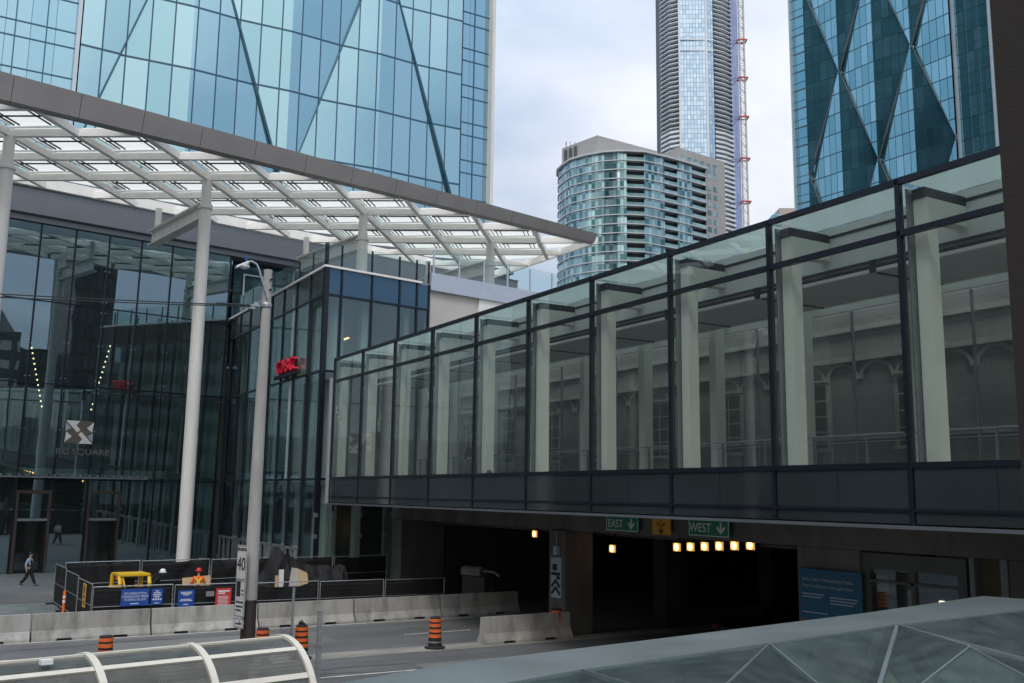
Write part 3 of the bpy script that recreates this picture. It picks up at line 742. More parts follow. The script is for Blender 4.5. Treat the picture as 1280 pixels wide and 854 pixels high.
for lab, pts in (('string of small warm lights slanting down inside the lobby left of the emblem', [(0.9, 14.7), (1.9, 10.6)]), ('string of small warm lights slanting down inside the lobby right of the emblem', [(5.9, 15.0), (5.0, 10.6)])):
    st = thing('light_string', lab, 'lights', (4.15, 68.47, 0), ANG, 'strings of lights in the lobby')
    n = 13
    MB().tube([(pts[0][0], 1.6, pts[0][1]), (pts[1][0], 1.6, pts[1][1])], 0.02, 5).build('wire', M['black'], st)
    for i in range(n):
        f_ = i/(n-1)
        MB().ball((pts[0][0]+(pts[1][0]-pts[0][0])*f_, 1.55, pts[0][1]+(pts[1][1]-pts[0][1])*f_), 0.055, 8, 6).build('bulb', M['lamp_small'], st)

# ------------------------------------------------------------------ podium building
pd = thing('podium_building', 'glass corner building with a roof terrace, standing where the footbridge lands', 'building', (17.6, 50.2, 0))
FM = Matrix.Rotation(R(ANG), 4, 'Z')                          # front face, local x along the wall
SM = Matrix.Translation((0, 20.9, 0)) @ Matrix.Rotation(R(-90), 4, 'Z')   # side face: x runs from the lobby to the corner
PZ = [0.1, 6.0, 11.8, 16.0, 17.5]
sx_ = [20.9 - 2.45*k for k in range(9)][::-1]
for k, x in enumerate(sx_):
    MB(SM).box(x-0.05, x+0.05, -0.05, 0.2, 0.1, 17.5).build('mullion', M['mullion'], pd)
    if k+1 < len(sx_):
        nx_ = sx_[k+1]
        for z0, z1 in zip(PZ, PZ[1:]):
            if z0 < 1: z0 = 2.35 if k < 7 else 0.1
            mt = M['podium_glass'] if z0 < 15 else M['spandrel']
            MB(SM).box(x+0.055, nx_-0.055, 0.02, 0.045, z0+0.04, z1-0.04).build('glass_pane' if z0 < 15 else 'spandrel_panel', mt, pd)
        if k < 7:
            dr = MB(SM)
            for q in (0, 1):
                xa = x+0.08+q*1.14
                dr.box(xa, xa+0.12, -0.06, 0.06, 0.1, 2.3).box(xa+1.0, xa+1.12, -0.06, 0.06, 0.1, 2.3).box(xa+.12, xa+1.0, -.06, .06, 2.15, 2.3).box(xa+.12, xa+1.0, -.06, .06, .1, .35)
            dr.build('door_frame', M['mullion_lt'], pd)
for z in PZ[1:4]:
    MB(SM).box(1.2, 20.85, -0.03, 0.18, z-0.06, z+0.06).build('transom', M['mullion'], pd)
fx = [0.0, 1.0, 2.95, 4.8, 6.0, 6.85]
for k, x in enumerate(fx):
    MB(FM).box(x-0.05, x+0.05, -0.05, 0.2, 4.3, 17.5).build('mullion', M['mullion'], pd)
    if k+1 < len(fx):
        for z0, z1 in zip(PZ, PZ[1:]):
            if z0 < 1: continue
            mt = M['podium_glass'] if z0 < 15 else M['spandrel_blue']
            MB(FM).box(x+0.055, fx[k+1]-0.055, 0.02, 0.045, z0+0.04, z1-0.04).build('glass_pane' if z0 < 15 else 'spandrel_panel', mt, pd)
for z in PZ[1:4]:
    MB(FM).box(0.05, 6.85, -0.03, 0.18, z-0.06, z+0.06).build('transom', M['mullion'], pd)
# glazed ground floor under the bridge
for x in (0.0, 0.9, 2.7, 4.25, 5.7, 6.7):
    MB(FM).box(x-0.035, x+0.035, -0.04, 0.16, 0.1, 4.72).build('glass_fin', M['mullion_lt'], pd)
    for z in (1.6, 2.9, 4.0): MB(FM).box(x-0.1, x+0.1, -0.07, -0.03, z, z+0.22).build('glass_clip', M['galv'], pd)
for x0, x1 in ((0.05,0.85),(0.95,2.65),(2.75,4.2),(4.3,5.65),(5.75,6.65)):
    MB(FM).box(x0, x1, 0.02, 0.045, 0.12, 4.7).build('glass_pane', M['podium_glass'], pd)
# inside
MB().plate([(0.4,1.2),(22,4.6),(22,19.5),(0.4,20)], 17.0, 17.45).build('roof_slab', M['ceiling'], pd)
MB().plate([(0.4,1.0),(22,4.6),(22,19.5),(0.4,20)], 11.45, 11.78).build('floor_slab', M['ceiling'], pd)
MB().plate([(0.4,1.0),(22,4.6),(22,19.5),(0.4,20)], 5.7, 5.98).build('floor_slab', M['ceiling'], pd)
MB().box(5.6, 5.9, 1.9, 20, 0.1, 16.9).build('inner_wall', M['interior_lt'], pd)
MB(FM).box(0.9, 12, 5.2, 5.5, 6.0, 16.9).build('inner_wall', M['interior_lt'], pd)
MB(FM).box(0.9, 12, 3.2, 3.4, 0.1, 5.7).build('inner_wall', M['interior'], pd)
for x, y in ((1.55, 2.3), (1.55, 9.0), (1.55, 15.6)):
    MB().tube([(x, y, 0.1), (x, y, 17.0)], 0.46, 20).build('round_column', M['stone_col'], pd, smooth=True)
for y in (3.4, 5.4, 7.6, 10.3, 12.6, 14.4, 17.0, 19.0):
    MB().box(0.9, 1.1, y, y+0.95, 0.1, 16.9).build('inner_fin', M['interior_lt'], pd)
for x in (1.6, 3.4):
    MB(FM).box(x-0.2, x+0.2, 1.4, 1.8, 0.1, 16.9).build('inner_fin', M['cream'], pd)
for y, z in ((3.2, 14.2), (6.0, 14.2), (9.5, 14.2), (3.5, 9.4), (6.5, 9.4)):
    MB().box(2.6, 2.7, y, y+1.9, z, z+0.07).build('strip_lamp', M['tube_lamp'], pd)
# terrace edge
MB(SM).box(0, 20.95, -0.12, 0.3, 17.5, 17.62).build('coping', M['white'], pd)
MB(FM).box(-0.1, 6.3, -0.12, 0.3, 17.5, 17.62).build('coping', M['white'], pd)
for k in range(9):
    x = 20.9 - 2.45*k
    MB(SM).box(x-0.04, x+0.04, 0.05, 0.12, 17.62, 18.85).build('rail_post', M['mullion'], pd)
    if k < 8: MB(SM).box(x-2.40, x-0.05, 0.07, 0.09, 17.7, 18.95).build('rail_glass', M['clear_glass'], pd)
for k, x in enumerate(fx):
    MB(FM).box(x-0.05, x+0.05, 0.05, 0.12, 17.62, 18.9).build('rail_post', M['mullion'], pd)
    if k+1 < len(fx): MB(FM).box(x+0.06, fx[k+1]-0.06, 0.07, 0.09, 17.7, 18.95).build('rail_glass', M['clear_glass'], pd)
MB().plate([(0.1,0.1),(26,4.3),(26,22.5),(0.1,20.7)], 17.46, 17.5).build('terrace_floor', M['sidewalk'], pd)
MB(FM).box(6.9, 10.6, 0.1, 0.5, 4.8, 17.2).build('stone_wall', M['limestone'], pd)
MB(FM).box(10.6, 24, 0.0, 0.5, 14.9, 17.2).build('white_wall', M['white_panel'], pd)
MB(FM).box(10.6, 24, 0.3, 0.8, 4.8, 14.9).build('dark_wall', M['window_dark'], pd)
MB(FM).box(6.9, 24, -0.15, 0.6, 17.2, 18.25).build('terrace_fascia', M['pale_metal'], pd)
for k in range(9):
    x = 7.2 + 1.9*k
    MB(FM).box(x-0.05, x+0.05, 0.05, 0.13, 18.25, 19.75).build('rail_post', M['pale_metal'], pd)
    MB(FM).box(x+0.06, x+1.84, 0.07, 0.09, 18.3, 19.8).build('rail_glass', M['clear_glass'], pd)

rs = thing('red_letter_sign', 'red standing letters of a bank sign on the ledge of the glass corner building', 'sign', (17.3, 55.4, 12.0), -90)
for i, ch in enumerate('CIBC'):
    lettering('letter', ch, 1.15, ((-1.3, -0.5, 0.22, 1.12)[i], 0.0, 0.53), UP, M['red_letter'], rs, extrude=0.16)
MB().box(-2.2, 2.2, -0.1, 0.1, -0.06, 0.12).build('sign_rail', M['black'], rs)

# ------------------------------------------------------------------ white lattice canopy
cp = thing('plaza_canopy', 'huge white lattice canopy with glass roof panels on slim round columns over the plaza', 'canopy', (11.9, 54.5, 0), ANG)
poly_ = [(-26.0,-4.5),(25.8,-4.5),(27.5,8.9),(-26.0,7.4)]
A_, B_ = Vector((0.743, 0.669)), Vector((0.743, -0.669)); CS = 3.432
def clip_line(P, D):
    lo, hi = -1e9, 1e9; n = len(poly_)
    for i in range(n):
        a, b = Vector(poly_[i]), Vector(poly_[(i+1) % n]); ed_ = b - a; nrm = Vector((-ed_.y, ed_.x))
        num, den = nrm.dot(P - a), nrm.dot(D)
        if abs(den) < 1e-9:
            if num < 0: return None
            continue
        t = -num/den
        if den > 0: lo = max(lo, t)
        else: hi = min(hi, t)
    return (lo, hi) if hi - lo > 0.4 else None
ZB, ZT = 22.6, 22.98
def inside(p): 
    n = len(poly_)
    return all((Vector(poly_[(i+1)%n])-Vector(poly_[i])).cross(p-Vector(poly_[i])) > 0 for i in range(n))
for i in range(-12, 13):
    for D, O in ((A_, B_), (B_, A_)):
        P = O*CS*i
        r_ = clip_line(P, D)
        if not r_: continue
        a, b = P + D*(r_[0]+0.05), P + D*(r_[1]-0.05)
        dz = 0.0 if D is A_ else 0.006
        rb = MB().bar((a.x,a.y,(ZB+ZT)/2-dz), (b.x,b.y,(ZB+ZT)/2-dz), 0.24 if D is A_ else 0.236, ZT-ZB)
        rb.build('rib', M['soffit_steel'], cp)
frit = M['frit']
for i in range(-14, 15):
    for j in range(-14, 15):
        c = A_*CS*(i+.5) + B_*CS*(j+.5)
        cr = [c + A_*s1*(CS/2-.13) + B_*s2*(CS/2-.13) for s1, s2 in ((-1,-1),(1,-1),(1,1),(-1,1))]
        if sum(inside(q) for q in cr) < 2 or c.x < -17: continue
        gpan = MB().plate([(q.x, q.y) for q in cr] if all(inside(q) for q in cr) else [(min(max(q.x,-26),27.0), min(max(q.y,-4.4),7.3+q.x*0.029)) for q in cr], ZT+0.1, ZT+0.13).build('roof_panel', frit, cp)
        if all(inside(q) for q in cr):
            hb = MB()
            for s2 in (-0.62, -0.46, 0.46, 0.62):
                p, q = c + B_*s2*CS/2 - A_*CS*0.30, c + B_*s2*CS/2 + A_*CS*0.30
                hb.bar((p.x,p.y,ZT-0.03), (q.x,q.y,ZT-0.03), 0.04, 0.08)
            p, q = c - B_*CS*0.36 , c + B_*CS*0.36
            hb.bar((p.x,p.y,ZT+0.02), (q.x,q.y,ZT+0.02), 0.06, 0.07)
            for s1 in (-1, 1):                       # inner white frame of the skylight
                pass
            hb.build('panel_bracket', M['mullion'], gpan)
            fr = MB()
            for s1 in (-1, 1):
                p, q = c + A_*s1*CS*0.40 - B_*CS*0.46, c + A_*s1*CS*0.40 + B_*CS*0.46
                fr.bar((p.x,p.y,ZT-0.02), (q.x,q.y,ZT+0.05), 0.09, 0.07)
                p, q = c + B_*s1*CS*0.40 - A_*CS*0.36, c + B_*s1*CS*0.40 + A_*CS*0.36
                fr.bar((p.x,p.y,ZT-0.024), (q.x,q.y,ZT+0.046), 0.08, 0.06)
            fr.build('panel_frame', M['soffit_steel'], gpan)
# fascia, in panels with open joints
x = -26.0
while x < 25.7:
    x2 = min(x+2.95, 25.8)
    def zt(xx): return 23.82 - (xx+10.6)*0.0165
    w1, w2 = x+0.012, x2-0.012
    MB().hexa([(w1,-4.82,22.66),(w2,-4.82,22.66),(w2,-4.5,22.58),(w1,-4.5,22.58),(w1,-5.12,zt(x)),(w2,-5.12,zt(x2)),(w2,-4.5,zt(x2)+.02),(w1,-4.5,zt(x)+.02)]).build('fascia_panel', M['fascia'], cp)
    x = x2
MB().box(-26, 25.8, -4.6, -4.3, 22.62, 23.3).build('edge_beam', M['grey_metal'], cp)
y = -4.5; k = 0
while y < 8.8:
    y2 = min(y+2.7, 8.9); xa, xb = 25.8+(y+4.5)*0.127, 25.8+(y2+4.5)*0.127
    MB().hexa([(xa+.02,y+.012,22.58),(xa+.45,y+.012,22.7),(xb+.45,y2-.012,22.7),(xb+.02,y2-.012,22.58),(xa+.02,y+.012,23.2),(xa+.7,y+.012,23.2),(xb+.7,y2-.012,23.2),(xb+.02,y2-.012,23.2)]).build('fascia_panel', M['soffit_steel'], cp)
    y = y2
MB().bar((-26,7.4,22.92), (27.5,8.9,22.92), 0.3, 0.62).build('edge_beam', M['soffit_steel'], cp)
for k in (-1, 0, 1, 2):
    xk = 10.194*k
    zb = 0.0 if k < 1 else (0.1 if k == 1 else 17.5)
    if k == 1: zb = 17.5
    cm = MB().lathe([(0.36, zb+0.05), (0.36, zb+8 if zb < 1 else zb+1), (0.33, 20.6), (0.30, 21.45)], 28, (xk, 0, 0))
    co = cm.build('column', M['white_steel'], cp, smooth=True)
    MB().lathe([(0.31,20.9),(0.40,20.92),(0.40,21.06),(0.31,21.08)], 28, (xk,0,0)).build('collar', M['white_steel'], co, smooth=True)
    MB().lathe([(0.27,21.4),(0.27,22.62)], 24, (xk,0,0)).build('neck', M['white_steel'], co, smooth=True)
    ib = MB().box(xk-0.3, xk+0.3, 0.2, 8.3, 20.35, 20.43).box(xk-0.3, xk+0.3, 0.2, 8.3, 21.25, 21.33).box(xk-0.05, xk+0.05, 0.2, 8.3, 20.43, 21.25)
    ib.build('beam', M['white_steel'], cp)
    MB().lathe([(0.2,21.33),(0.2,22.62)], 16, (xk, 7.5, 0)).build('stub_post', M['white_steel'], cp, smooth=True)
# ------------------------------------------------------------------ footbridge
BY0, BP = 48.2, 3.86
br = thing('footbridge', 'enclosed glass footbridge with black frames and cream portals crossing above the road', 'bridge', (17.6, BY0, 0), -90)
NB = 12
Z_SILL, Z_TR, Z_TOP, Z_BOT = 6.02, 11.0, 12.16, 4.78
for k in range(NB):
    x = BP*k
    MB().box(x-0.05, x+0.05, -0.05, 0.10, Z_BOT, Z_TOP+0.05).build('mullion', M['mullion'], br)
    if k == NB-1: break
    a, b = x+0.08, x+BP-0.08
    MB().box(a, b, 0.0, 0.024, Z_SILL+0.06, Z_TR-0.06).build('window_pane', M['bridge_glass'], br)
    MB().box(a, b, 0.0, 0.024, Z_TR+0.06, Z_TOP-0.06).build('clerestory_pane', M['bridge_glass'], br)
    MB().box(a, b, -0.02, 0.05, 5.12, Z_SILL-0.06).build('spandrel_panel', M['spandrel'], br)
    MB().box(a, b, -0.02, 0.05, Z_BOT+0.03, 5.06).build('spandrel_panel', M['spandrel'], br)
    jt = MB().box(x+BP*.5-.006, x+BP*.5+.006, -.024, -.0205, 5.12, Z_SILL-.06)
    jt.build('panel_joint', M['mullion'], br)
    MB().box(a, b, 0.06, 1.62, Z_TOP-0.02, Z_TOP+0.01).build('skylight_pane', M['skylight'], br)
    MB().box(x+BP*0.5-0.02, x+BP*0.5+0.02, 5.2, 5.3, 5.98, 10.74).build('rear_mullion', M['mullion_lt'], br)
    MB().box(a, b, 5.24, 5.264, 6.05, 10.7).build('rear_pane', M['bridge_glass'], br)
for nm, z, h in (('top_rail', Z_TOP, 0.13), ('transom', Z_TR, 0.13), ('sill_rail', Z_SILL, 0.12), ('lower_rail', 5.09, 0.07)):
    MB().box(0.0, BP*(NB-1), -0.05, 0.08, z-h/2, z+h/2).build(nm, M['mullion'], br)
MB().box(-0.05, BP*(NB-1), -0.12, 0.4, 4.70, 4.775).build('drip_edge', M['grey_metal'], br)
MB().box(-0.32, -0.08, -0.14, 0.5, 4.7, 11.2).build('end_trim', M['pale_metal'], br)
MB().box(0.0, BP*(NB-1), 0.13, 5.35, 5.2, 6.0).build('floor_slab', M['floor_stone'], br)
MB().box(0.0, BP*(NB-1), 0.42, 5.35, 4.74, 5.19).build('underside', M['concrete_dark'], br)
MB().box(0.0, BP*(NB-1), 1.72, 4.15, 10.76, 10.95).build('ceiling', M['ceiling'], br)
MB().box(0.0, BP*(NB-1), 4.16, 4.22, 10.74, 11.98).build('bulkhead', M['white_panel'], br)
MB().box(0.0, BP*(NB-1), 4.24, 5.36, 12.06, 12.09).build('skylight_pane', M['skylight'], br)
MB().box(0.0, BP*(NB-1), 5.30, 5.40, 10.8, 12.05).build('rear_parapet', M['white_panel'], br)
MB().box(0.0, BP*(NB-1), 1.64, 1.70, 11.06, 11.86).build('bulkhead', M['white_panel'], br)
MB().box(0.0, BP*(NB-1), 1.72, 4.22, 12.0, 12.14).build('roof', M['grey_metal'], br)
MB().box(0.0, BP*(NB-1), 1.60, 1.715, 11.93, 12.12).build('roof_edge', M['white_panel'], br)
MB().box(0.0, BP*(NB-1), 1.61, 1.68, 11.865, 11.905).build('gutter_line', M['mullion'], br)
MB().box(0.0, BP*(NB-1), 1.70, 1.716, 10.77, 11.05).build('ceiling_edge', M['ceiling'], br)
MB().box(0.0, BP*(NB-1), 1.60, 1.66, 10.86, 10.91).box(0.0, BP*(NB-1), 1.60, 1.66, 10.98, 11.01).build('light_track', M['mullion'], br)
MB().box(0.0, BP*(NB-1), 1.60, 1.69, 10.75, 10.83).build('track_trim', M['white_panel'], br)
for k in range(NB-1):
    x = BP*k
    near = MB().box(x+0.20, x+0.52, 0.24, 0.58, 6.0, 11.74).build('portal_column', M['cream'], br)
    MB().box(x+0.20, x+0.52, 0.582, 1.62, 11.28, 11.74).build('portal_beam', M['cream'], near)
    MB().box(x+0.20, x+0.515, 0.2, 1.62, 11.745, 11.96).build('steel_beam', M['mullion'], near)
    MB().box(x+0.09, x+0.13, 0.13, 0.34, 6.02, 12.0).build('glass_fin', M['mullion_lt'], br)
    MB().box(x+0.20, x+0.52, 4.72, 5.12, 6.0, 11.7).build('portal_column', M['cream'], br)
    MB().box(x+1.82, x+1.88, 1.75, 4.14, 10.72, 10.755).build('ceiling_track', M['mullion'], br)
    MB().box(x+1.78, x+1.92, 1.52, 1.60, 10.72, 11.03).build('track_hanger', M['mullion'], br)
    MB().lathe([(0.035,0),(0.035,0.05)], 10, (x+2.6, 1.6, 11.55)).build('sprinkler', M['mullion'], br)
    hr = MB().tube([(x+0.55,4.55,7.07),(x+BP+0.2,4.55,7.07)], 0.03, 8).tube([(x+0.55,4.6,6.88),(x+BP+0.2,4.6,6.88)], 0.012, 6)
    for q in (0.9, 2.8): hr.box(x+q-0.02, x+q+0.02, 4.58, 4.66, 6.0, 7.05)
    hr.build('handrail', M['galv'], br)
MB().box(-0.3, 0.0, 0.55, 5.35, 4.74, 12.1).build('end_frame', M['mullion_lt'], br)

# ------------------------------------------------------------------ rail viaduct with road tunnel, stone facade built in place of its reflection
vd = thing('rail_underpass', 'dark concrete rail underpass with two dark road openings below the footbridge', 'underpass', (21.6, 52, 0), -90)
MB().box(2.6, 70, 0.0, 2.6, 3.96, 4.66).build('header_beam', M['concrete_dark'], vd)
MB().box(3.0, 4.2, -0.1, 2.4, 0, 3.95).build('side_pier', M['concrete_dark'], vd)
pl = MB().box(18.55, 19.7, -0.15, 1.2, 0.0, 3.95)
pl.build('centre_pier', M['concrete_dark'], vd, bevel=0.05)  # darker concrete carries the shade under the footbridge
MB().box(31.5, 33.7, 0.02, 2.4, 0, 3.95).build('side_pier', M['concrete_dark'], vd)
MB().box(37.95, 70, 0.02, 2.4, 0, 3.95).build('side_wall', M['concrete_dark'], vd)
MB().box(2.6, 70, 2.7, 40, 4.1, 4.6).build('ceiling', M['tunnel_concrete'], vd)
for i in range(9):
    MB().box(4.3, 31.4, 3.4+i*3.6, 3.9+i*3.6, 3.75, 4.09).build('ceiling_beam', M['tunnel_concrete'], vd)
MB().box(3.6, 4.2, 2.5, 40, 0, 4.1).build('tunnel_wall', M['tunnel_concrete'], vd)
MB().box(31.5, 32.1, 2.5, 40, 0, 4.1).build('tunnel_wall', M['tunnel_concrete'], vd)
MB().box(3.6, 32.1, 40, 40.5, 0, 4.6).build('tunnel_end', M['tunnel_concrete'], vd)  # far end closed off to shut out daylight and keep the tunnel dark
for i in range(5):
    MB().box(18.7, 19.5, 5.0+i*6, 6.2+i*6, 0, 3.75).build('inner_pier', M['tunnel_concrete'], vd)
for yy, rr in ((2.35, .09), (2.05, .05)):
    MB().tube([(4.3, yy, 3.78), (18.4, yy, 3.80), (31.4, yy, 3.78)], rr, 10).build('pipe', M['concrete_dark'], vd, smooth=True)
# shop front and doorway at the right
sf = MB().box(33.72, 33.9, 0.1, 0.3, 0.14, 3.9).box(36.55, 36.8, 0.1, 0.3, 0.14, 3.9).box(33.9, 36.55, 0.1, 0.3, 3.5, 3.9).box(33.9, 36.55, 0.12, 0.28, 2.1, 2.2).box(35.2, 35.3, 0.12, 0.28, 0.14, 3.5).box(33.9, 36.55, .12, .28, 3.15, 3.22)
sfo = sf.build('shop_front', M['interior'], vd)
MB().box(33.9, 36.55, 0.2, 0.22, 0.2, 3.5).build('glass_pane', M['podium_glass'], sfo)
MB().box(33.7, 36.8, 3.2, 3.4, 0, 3.95).build('back_wall', M['interior'], sfo)
MB().box(34.9, 36.3, 1.6, 1.7, 2.62, 2.68).build('strip_lamp', M['lamp_small'], sfo)
dw = MB().box(36.95, 37.08, 0.0, 0.3, 0.14, 3.95).box(37.75, 37.93, 0.0, 0.3, 0.14, 3.95).box(37.08, 37.75, 0.05, 0.3, 3.0, 3.06)
MB().box(37.08, 37.75, 0.2, 0.25, 0.14, 3.0).build('door', M['grey_metal'], dw.build('doorway', M['grey_metal'], vd))
MB().box(2.6, 70, 0.05, 2.7, 4.661, 4.70).build('ledge', M['concrete_dark'], vd)

sw = thing('mirrored_stone_facade', 'grey stone facade with corbel arches and tall windows, standing in for its reflection in the footbridge glass', 'building', (24.6, 56, 0), -90)  # mirror image of a facade, built solid behind the bridge
wall_ = MB().box(0, 62, 0, 14, 4.62, 11.5)
wall_.build('wall', tiles('ashlar', (0.31,0.32,0.30), (0.345,0.35,0.325), 1.05, 0.42, (0.24,0.245,0.23), 0.012, 0.85, plane='XZ', stain=0.7), sw)
MB().box(0, 62, -0.22, -0.002, 9.55, 9.72).build('cornice', M['trim_stone'], sw)
MB().box(0, 62, -0.16, -0.002, 10.5, 10.66).build('cornice', M['trim_stone'], sw)
MB().box(0, 62, -0.14, -0.002, 7.12, 7.24).build('string_course', M['trim_stone'], sw)
for k in range(15):
    xc = 2.2 + 3.92*k
    if xc > 60: break
    w = MB()
    w.box(xc-0.72, xc-0.6, -0.06, -0.003, 6.9, 9.0).box(xc+0.6, xc+0.72, -0.06, -0.003, 6.9, 9.0).box(xc-0.6, xc+0.6, -0.06, -0.003, 8.9, 9.0).box(xc-.8, xc+.8, -.1, -.003, 6.78, 6.9)
    wo_ = w.build('window', M['trim_stone'], sw)
    MB().box(xc-0.6, xc+0.6, -0.02, -0.004, 6.9, 8.9).build('pane', M['window_dark'], wo_)
    MB().box(xc-0.6, xc+0.6, -0.16, -0.07, 9.0, 9.08).build('lintel', M['trim_stone'], wo_)
    gb = MB()
    for q in range(1, 4): gb.box(xc-0.6, xc+0.6, -0.035, -0.021, 6.9+q*0.5, 6.94+q*0.5)
    gb.box(xc-0.02, xc+0.02, -0.038, -0.021, 6.9, 8.9)
    gb.build('glazing_bar', M['trim_stone'], wo_)
    for q in (-1.3, 0.0, 1.3):
        ar = MB()
        for i in range(9):
            a0, a1 = math.pi*i/9, math.pi*(i+1)/9
            ar.bar((xc+q+0.6*math.cos(a0), -0.05, 9.0+0.5*math.sin(a0)), (xc+q+0.6*math.cos(a1), -0.05, 9.0+0.5*math.sin(a1)), 0.10, 0.09, (0,1,0))
        ar.build('corbel_arch', M['trim_stone'], sw)

def sign_plate(name, label, cat, x, y, w, z0, z1, mat, border=None, rz=-90, group=None):
    t = thing(name, label, cat, (x, y, z0), rz, group)
    MB().box(-w/2, w/2, 0, 0.05, 0, z1-z0).build('panel', mat, t)
    if border:
        e_ = 0.05
        h = z1-z0; q = MB()
        q.box(-w/2+.02, w/2-.02, -.006, -.001, h-.02-.025, h-.02).box(-w/2+.02, w/2-.02, -.006, -.001, .02, .045).box(-w/2+.02, -w/2+.045, -.006, -.001, .045, h-.045).box(w/2-.045, w/2-.02, -.006, -.001, .045, h-.045)
        q.build('border', border, t)
    return t
def arrow(t, x, z, s, mat):
    a = MB()
    a.bar((x, -.01, z+s*.55), (x, -.01, z-s*.35), s*.22, .012, (0,1,0))
    a.bar((x-s*.52, -.01, z+s*.12), (x+s*.04, -.01, z-s*.44), s*.2, .012, (0,1,0)); a.bar((x+s*.52, -.01, z+s*.12), (x-s*.04, -.01, z-s*.44), s*.2, .014, (0,1,0))
    a.build('arrow', mat, t)
s_ = sign_plate('road_sign', 'green overhead sign reading EAST with a down arrow', 'sign', 21.4, 28.55, 1.9, 4.06, 4.64, M['green_sign'], M['print'], group='overhead road signs')
lettering('letters', 'EAST', 0.40, (-0.38, -0.008, 0.26), UP, M['print'], s_); arrow(s_, 0.55, 0.27, 0.34, M['print'])
s_ = sign_plate('road_sign', 'green overhead sign reading WEST with a down arrow', 'sign', 21.4, 24.0, 1.9, 4.06, 4.64, M['green_sign'], M['print'], group='overhead road signs')
lettering('letters', 'WEST', 0.40, (-0.38, -0.008, 0.27), UP, M['print'], s_); arrow(s_, 0.58, 0.28, 0.34, M['print'])
s_ = sign_plate('clearance_sign', 'small amber clearance sign reading 4.1m above a black arrow', 'sign', 21.4, 26.35, 0.95, 4.04, 4.62, M['amber_sign'])
lettering('letters', '4.1m', 0.22, (0, -0.008, 0.34), UP, M['black'], s_); arrow(s_, 0, 0.13, 0.22, M['black'])
s_ = sign_plate('project_sign', 'large blue notice board with white text on the pier right of the tunnel', 'sign', 21.5, 19.25, 2.15, 2.0, 3.36, M['sky_sign'])
lettering('letters', 'Union Station Enhancement Project', 0.135, (-0.98, -0.008, 1.08), UP, M['print_dim'], s_, 'LEFT', sx=0.92)
lettering('letters', "Projet d'amélioration de la gare Union", 0.125, (-0.98, -0.008, 0.90), UP, M['print_dim'], s_, 'LEFT', sx=0.92)
lettering('letters', 'Ontario', 0.15, (0.5, -0.008, 0.13), UP, M['print_dim'], s_)
fl = MB()
for x0, x1, z in ((-.98,-.2,.66),(-.98,-.3,.58),(0,.95,.62),(0,.9,.54),(0,.8,.46),(-.98,-.1,.16)): fl.box(x0, x1, -.008, -.002, z, z+.03)
fl.build('fine_print', M['print_dim'], s_)
MB().lathe([(0.09,0),(0.09,0.012)], 16).build('emblem', M['print'], s_).matrix_local = Matrix.Translation((0.92, -0.004, 0.13)) @ Matrix.Rotation(R(90), 4, 'X')

# tunnel lamps
def lamp(label, x, y, z, grp='square warm lamps inside the underpass'):
    t = thing('tunnel_lamp', label, 'lamp', (x, y, z), -90, grp)
    MB().box(-0.2, 0.2, 0.06, 0.22, -0.17, 0.17).build('housing', M['black'], t)
    MB().box(-0.17, 0.17, 0.0, 0.058, -0.14, 0.14).build('lens', M['lamp'], t)
    MB().box(-0.03, 0.03, 0.1, 0.16, 0.172, 4.1-z).build('hanger', M['black'], t)
lamp('square warm lamp alone in the left tunnel opening', 23.3, 37.55, 3.60)
lamp('square warm lamp below the EAST sign, apart from the row', 23.3, 31.75, 3.26)
for k, w in enumerate(('leftmost lamp in the row of six below the road signs', 'second lamp from the left in the row of six under the signs', 'third lamp from the left in the row of six under the signs', 'fourth lamp from the left in the row of six under the signs', 'fifth lamp from the left in the row of six under the signs', 'rightmost lamp in the row of six, under the WEST sign')):
    lamp('square warm ' + w, 23.3, 27.85 - 0.74*k, 3.52 + 0.05*k)
lamp('square warm lamp behind the glass of the corner building ground floor', 21.2, 53.4, 3.35, 'square warm lamps inside the underpass')
for i, yy in enumerate((32.0, 31.0, 30.0)):
    t = thing('small_lamp', 'small dim warm lamp, %s in the file behind the centre pier' % ('nearest', 'middle', 'farthest')[i], 'lamp', (27+3.2*i, yy+2.6+2.9*i, 3.62), -90, 'small dim lamps deep in the tunnel')
    MB().box(-.09, .09, 0, .05, -.09, .09).build('lens', M['lamp_small'], t); MB().box(-.11, .11, .052, .12, -.11, .11).build('housing', M['black'], t)

# chevron marker on the centre pier
s_ = sign_plate('pier_marker', 'worn black and white chevron marker on the tunnel centre pier', 'sign', 21.4, 32.85, 0.72, 1.35, 2.9, M['print_dim'])
ch_ = MB()
for z in (0.15, 0.42): ch_.bar((-.3,-.008,z),(0.02,-.008,z+.26),.11,.012,(0,1,0)).bar((.3,-.008,z),(-0.02,-.008,z+.26),.11,.014,(0,1,0))
ch_.box(-.3,.3,-.012,-.002,.86,.98).box(-.22,.1,-.012,-.002,1.05,1.3).box(.05,.3,-.012,-.002,.72,.84)
ch_.build('chevron', M['black'], s_)
s_ = thing('pier_box', 'small pale utility box above the chevron marker on the centre pier', 'utility box', (21.38, 32.75, 3.0), -90)
MB().box(-.12,.12,-.1,.05,0,.34).build('box', M['print_dim'], s_, bevel=.01); MB().box(-.02,.02,-.03,.02,.34,.9).build('conduit', M['galv'], s_)

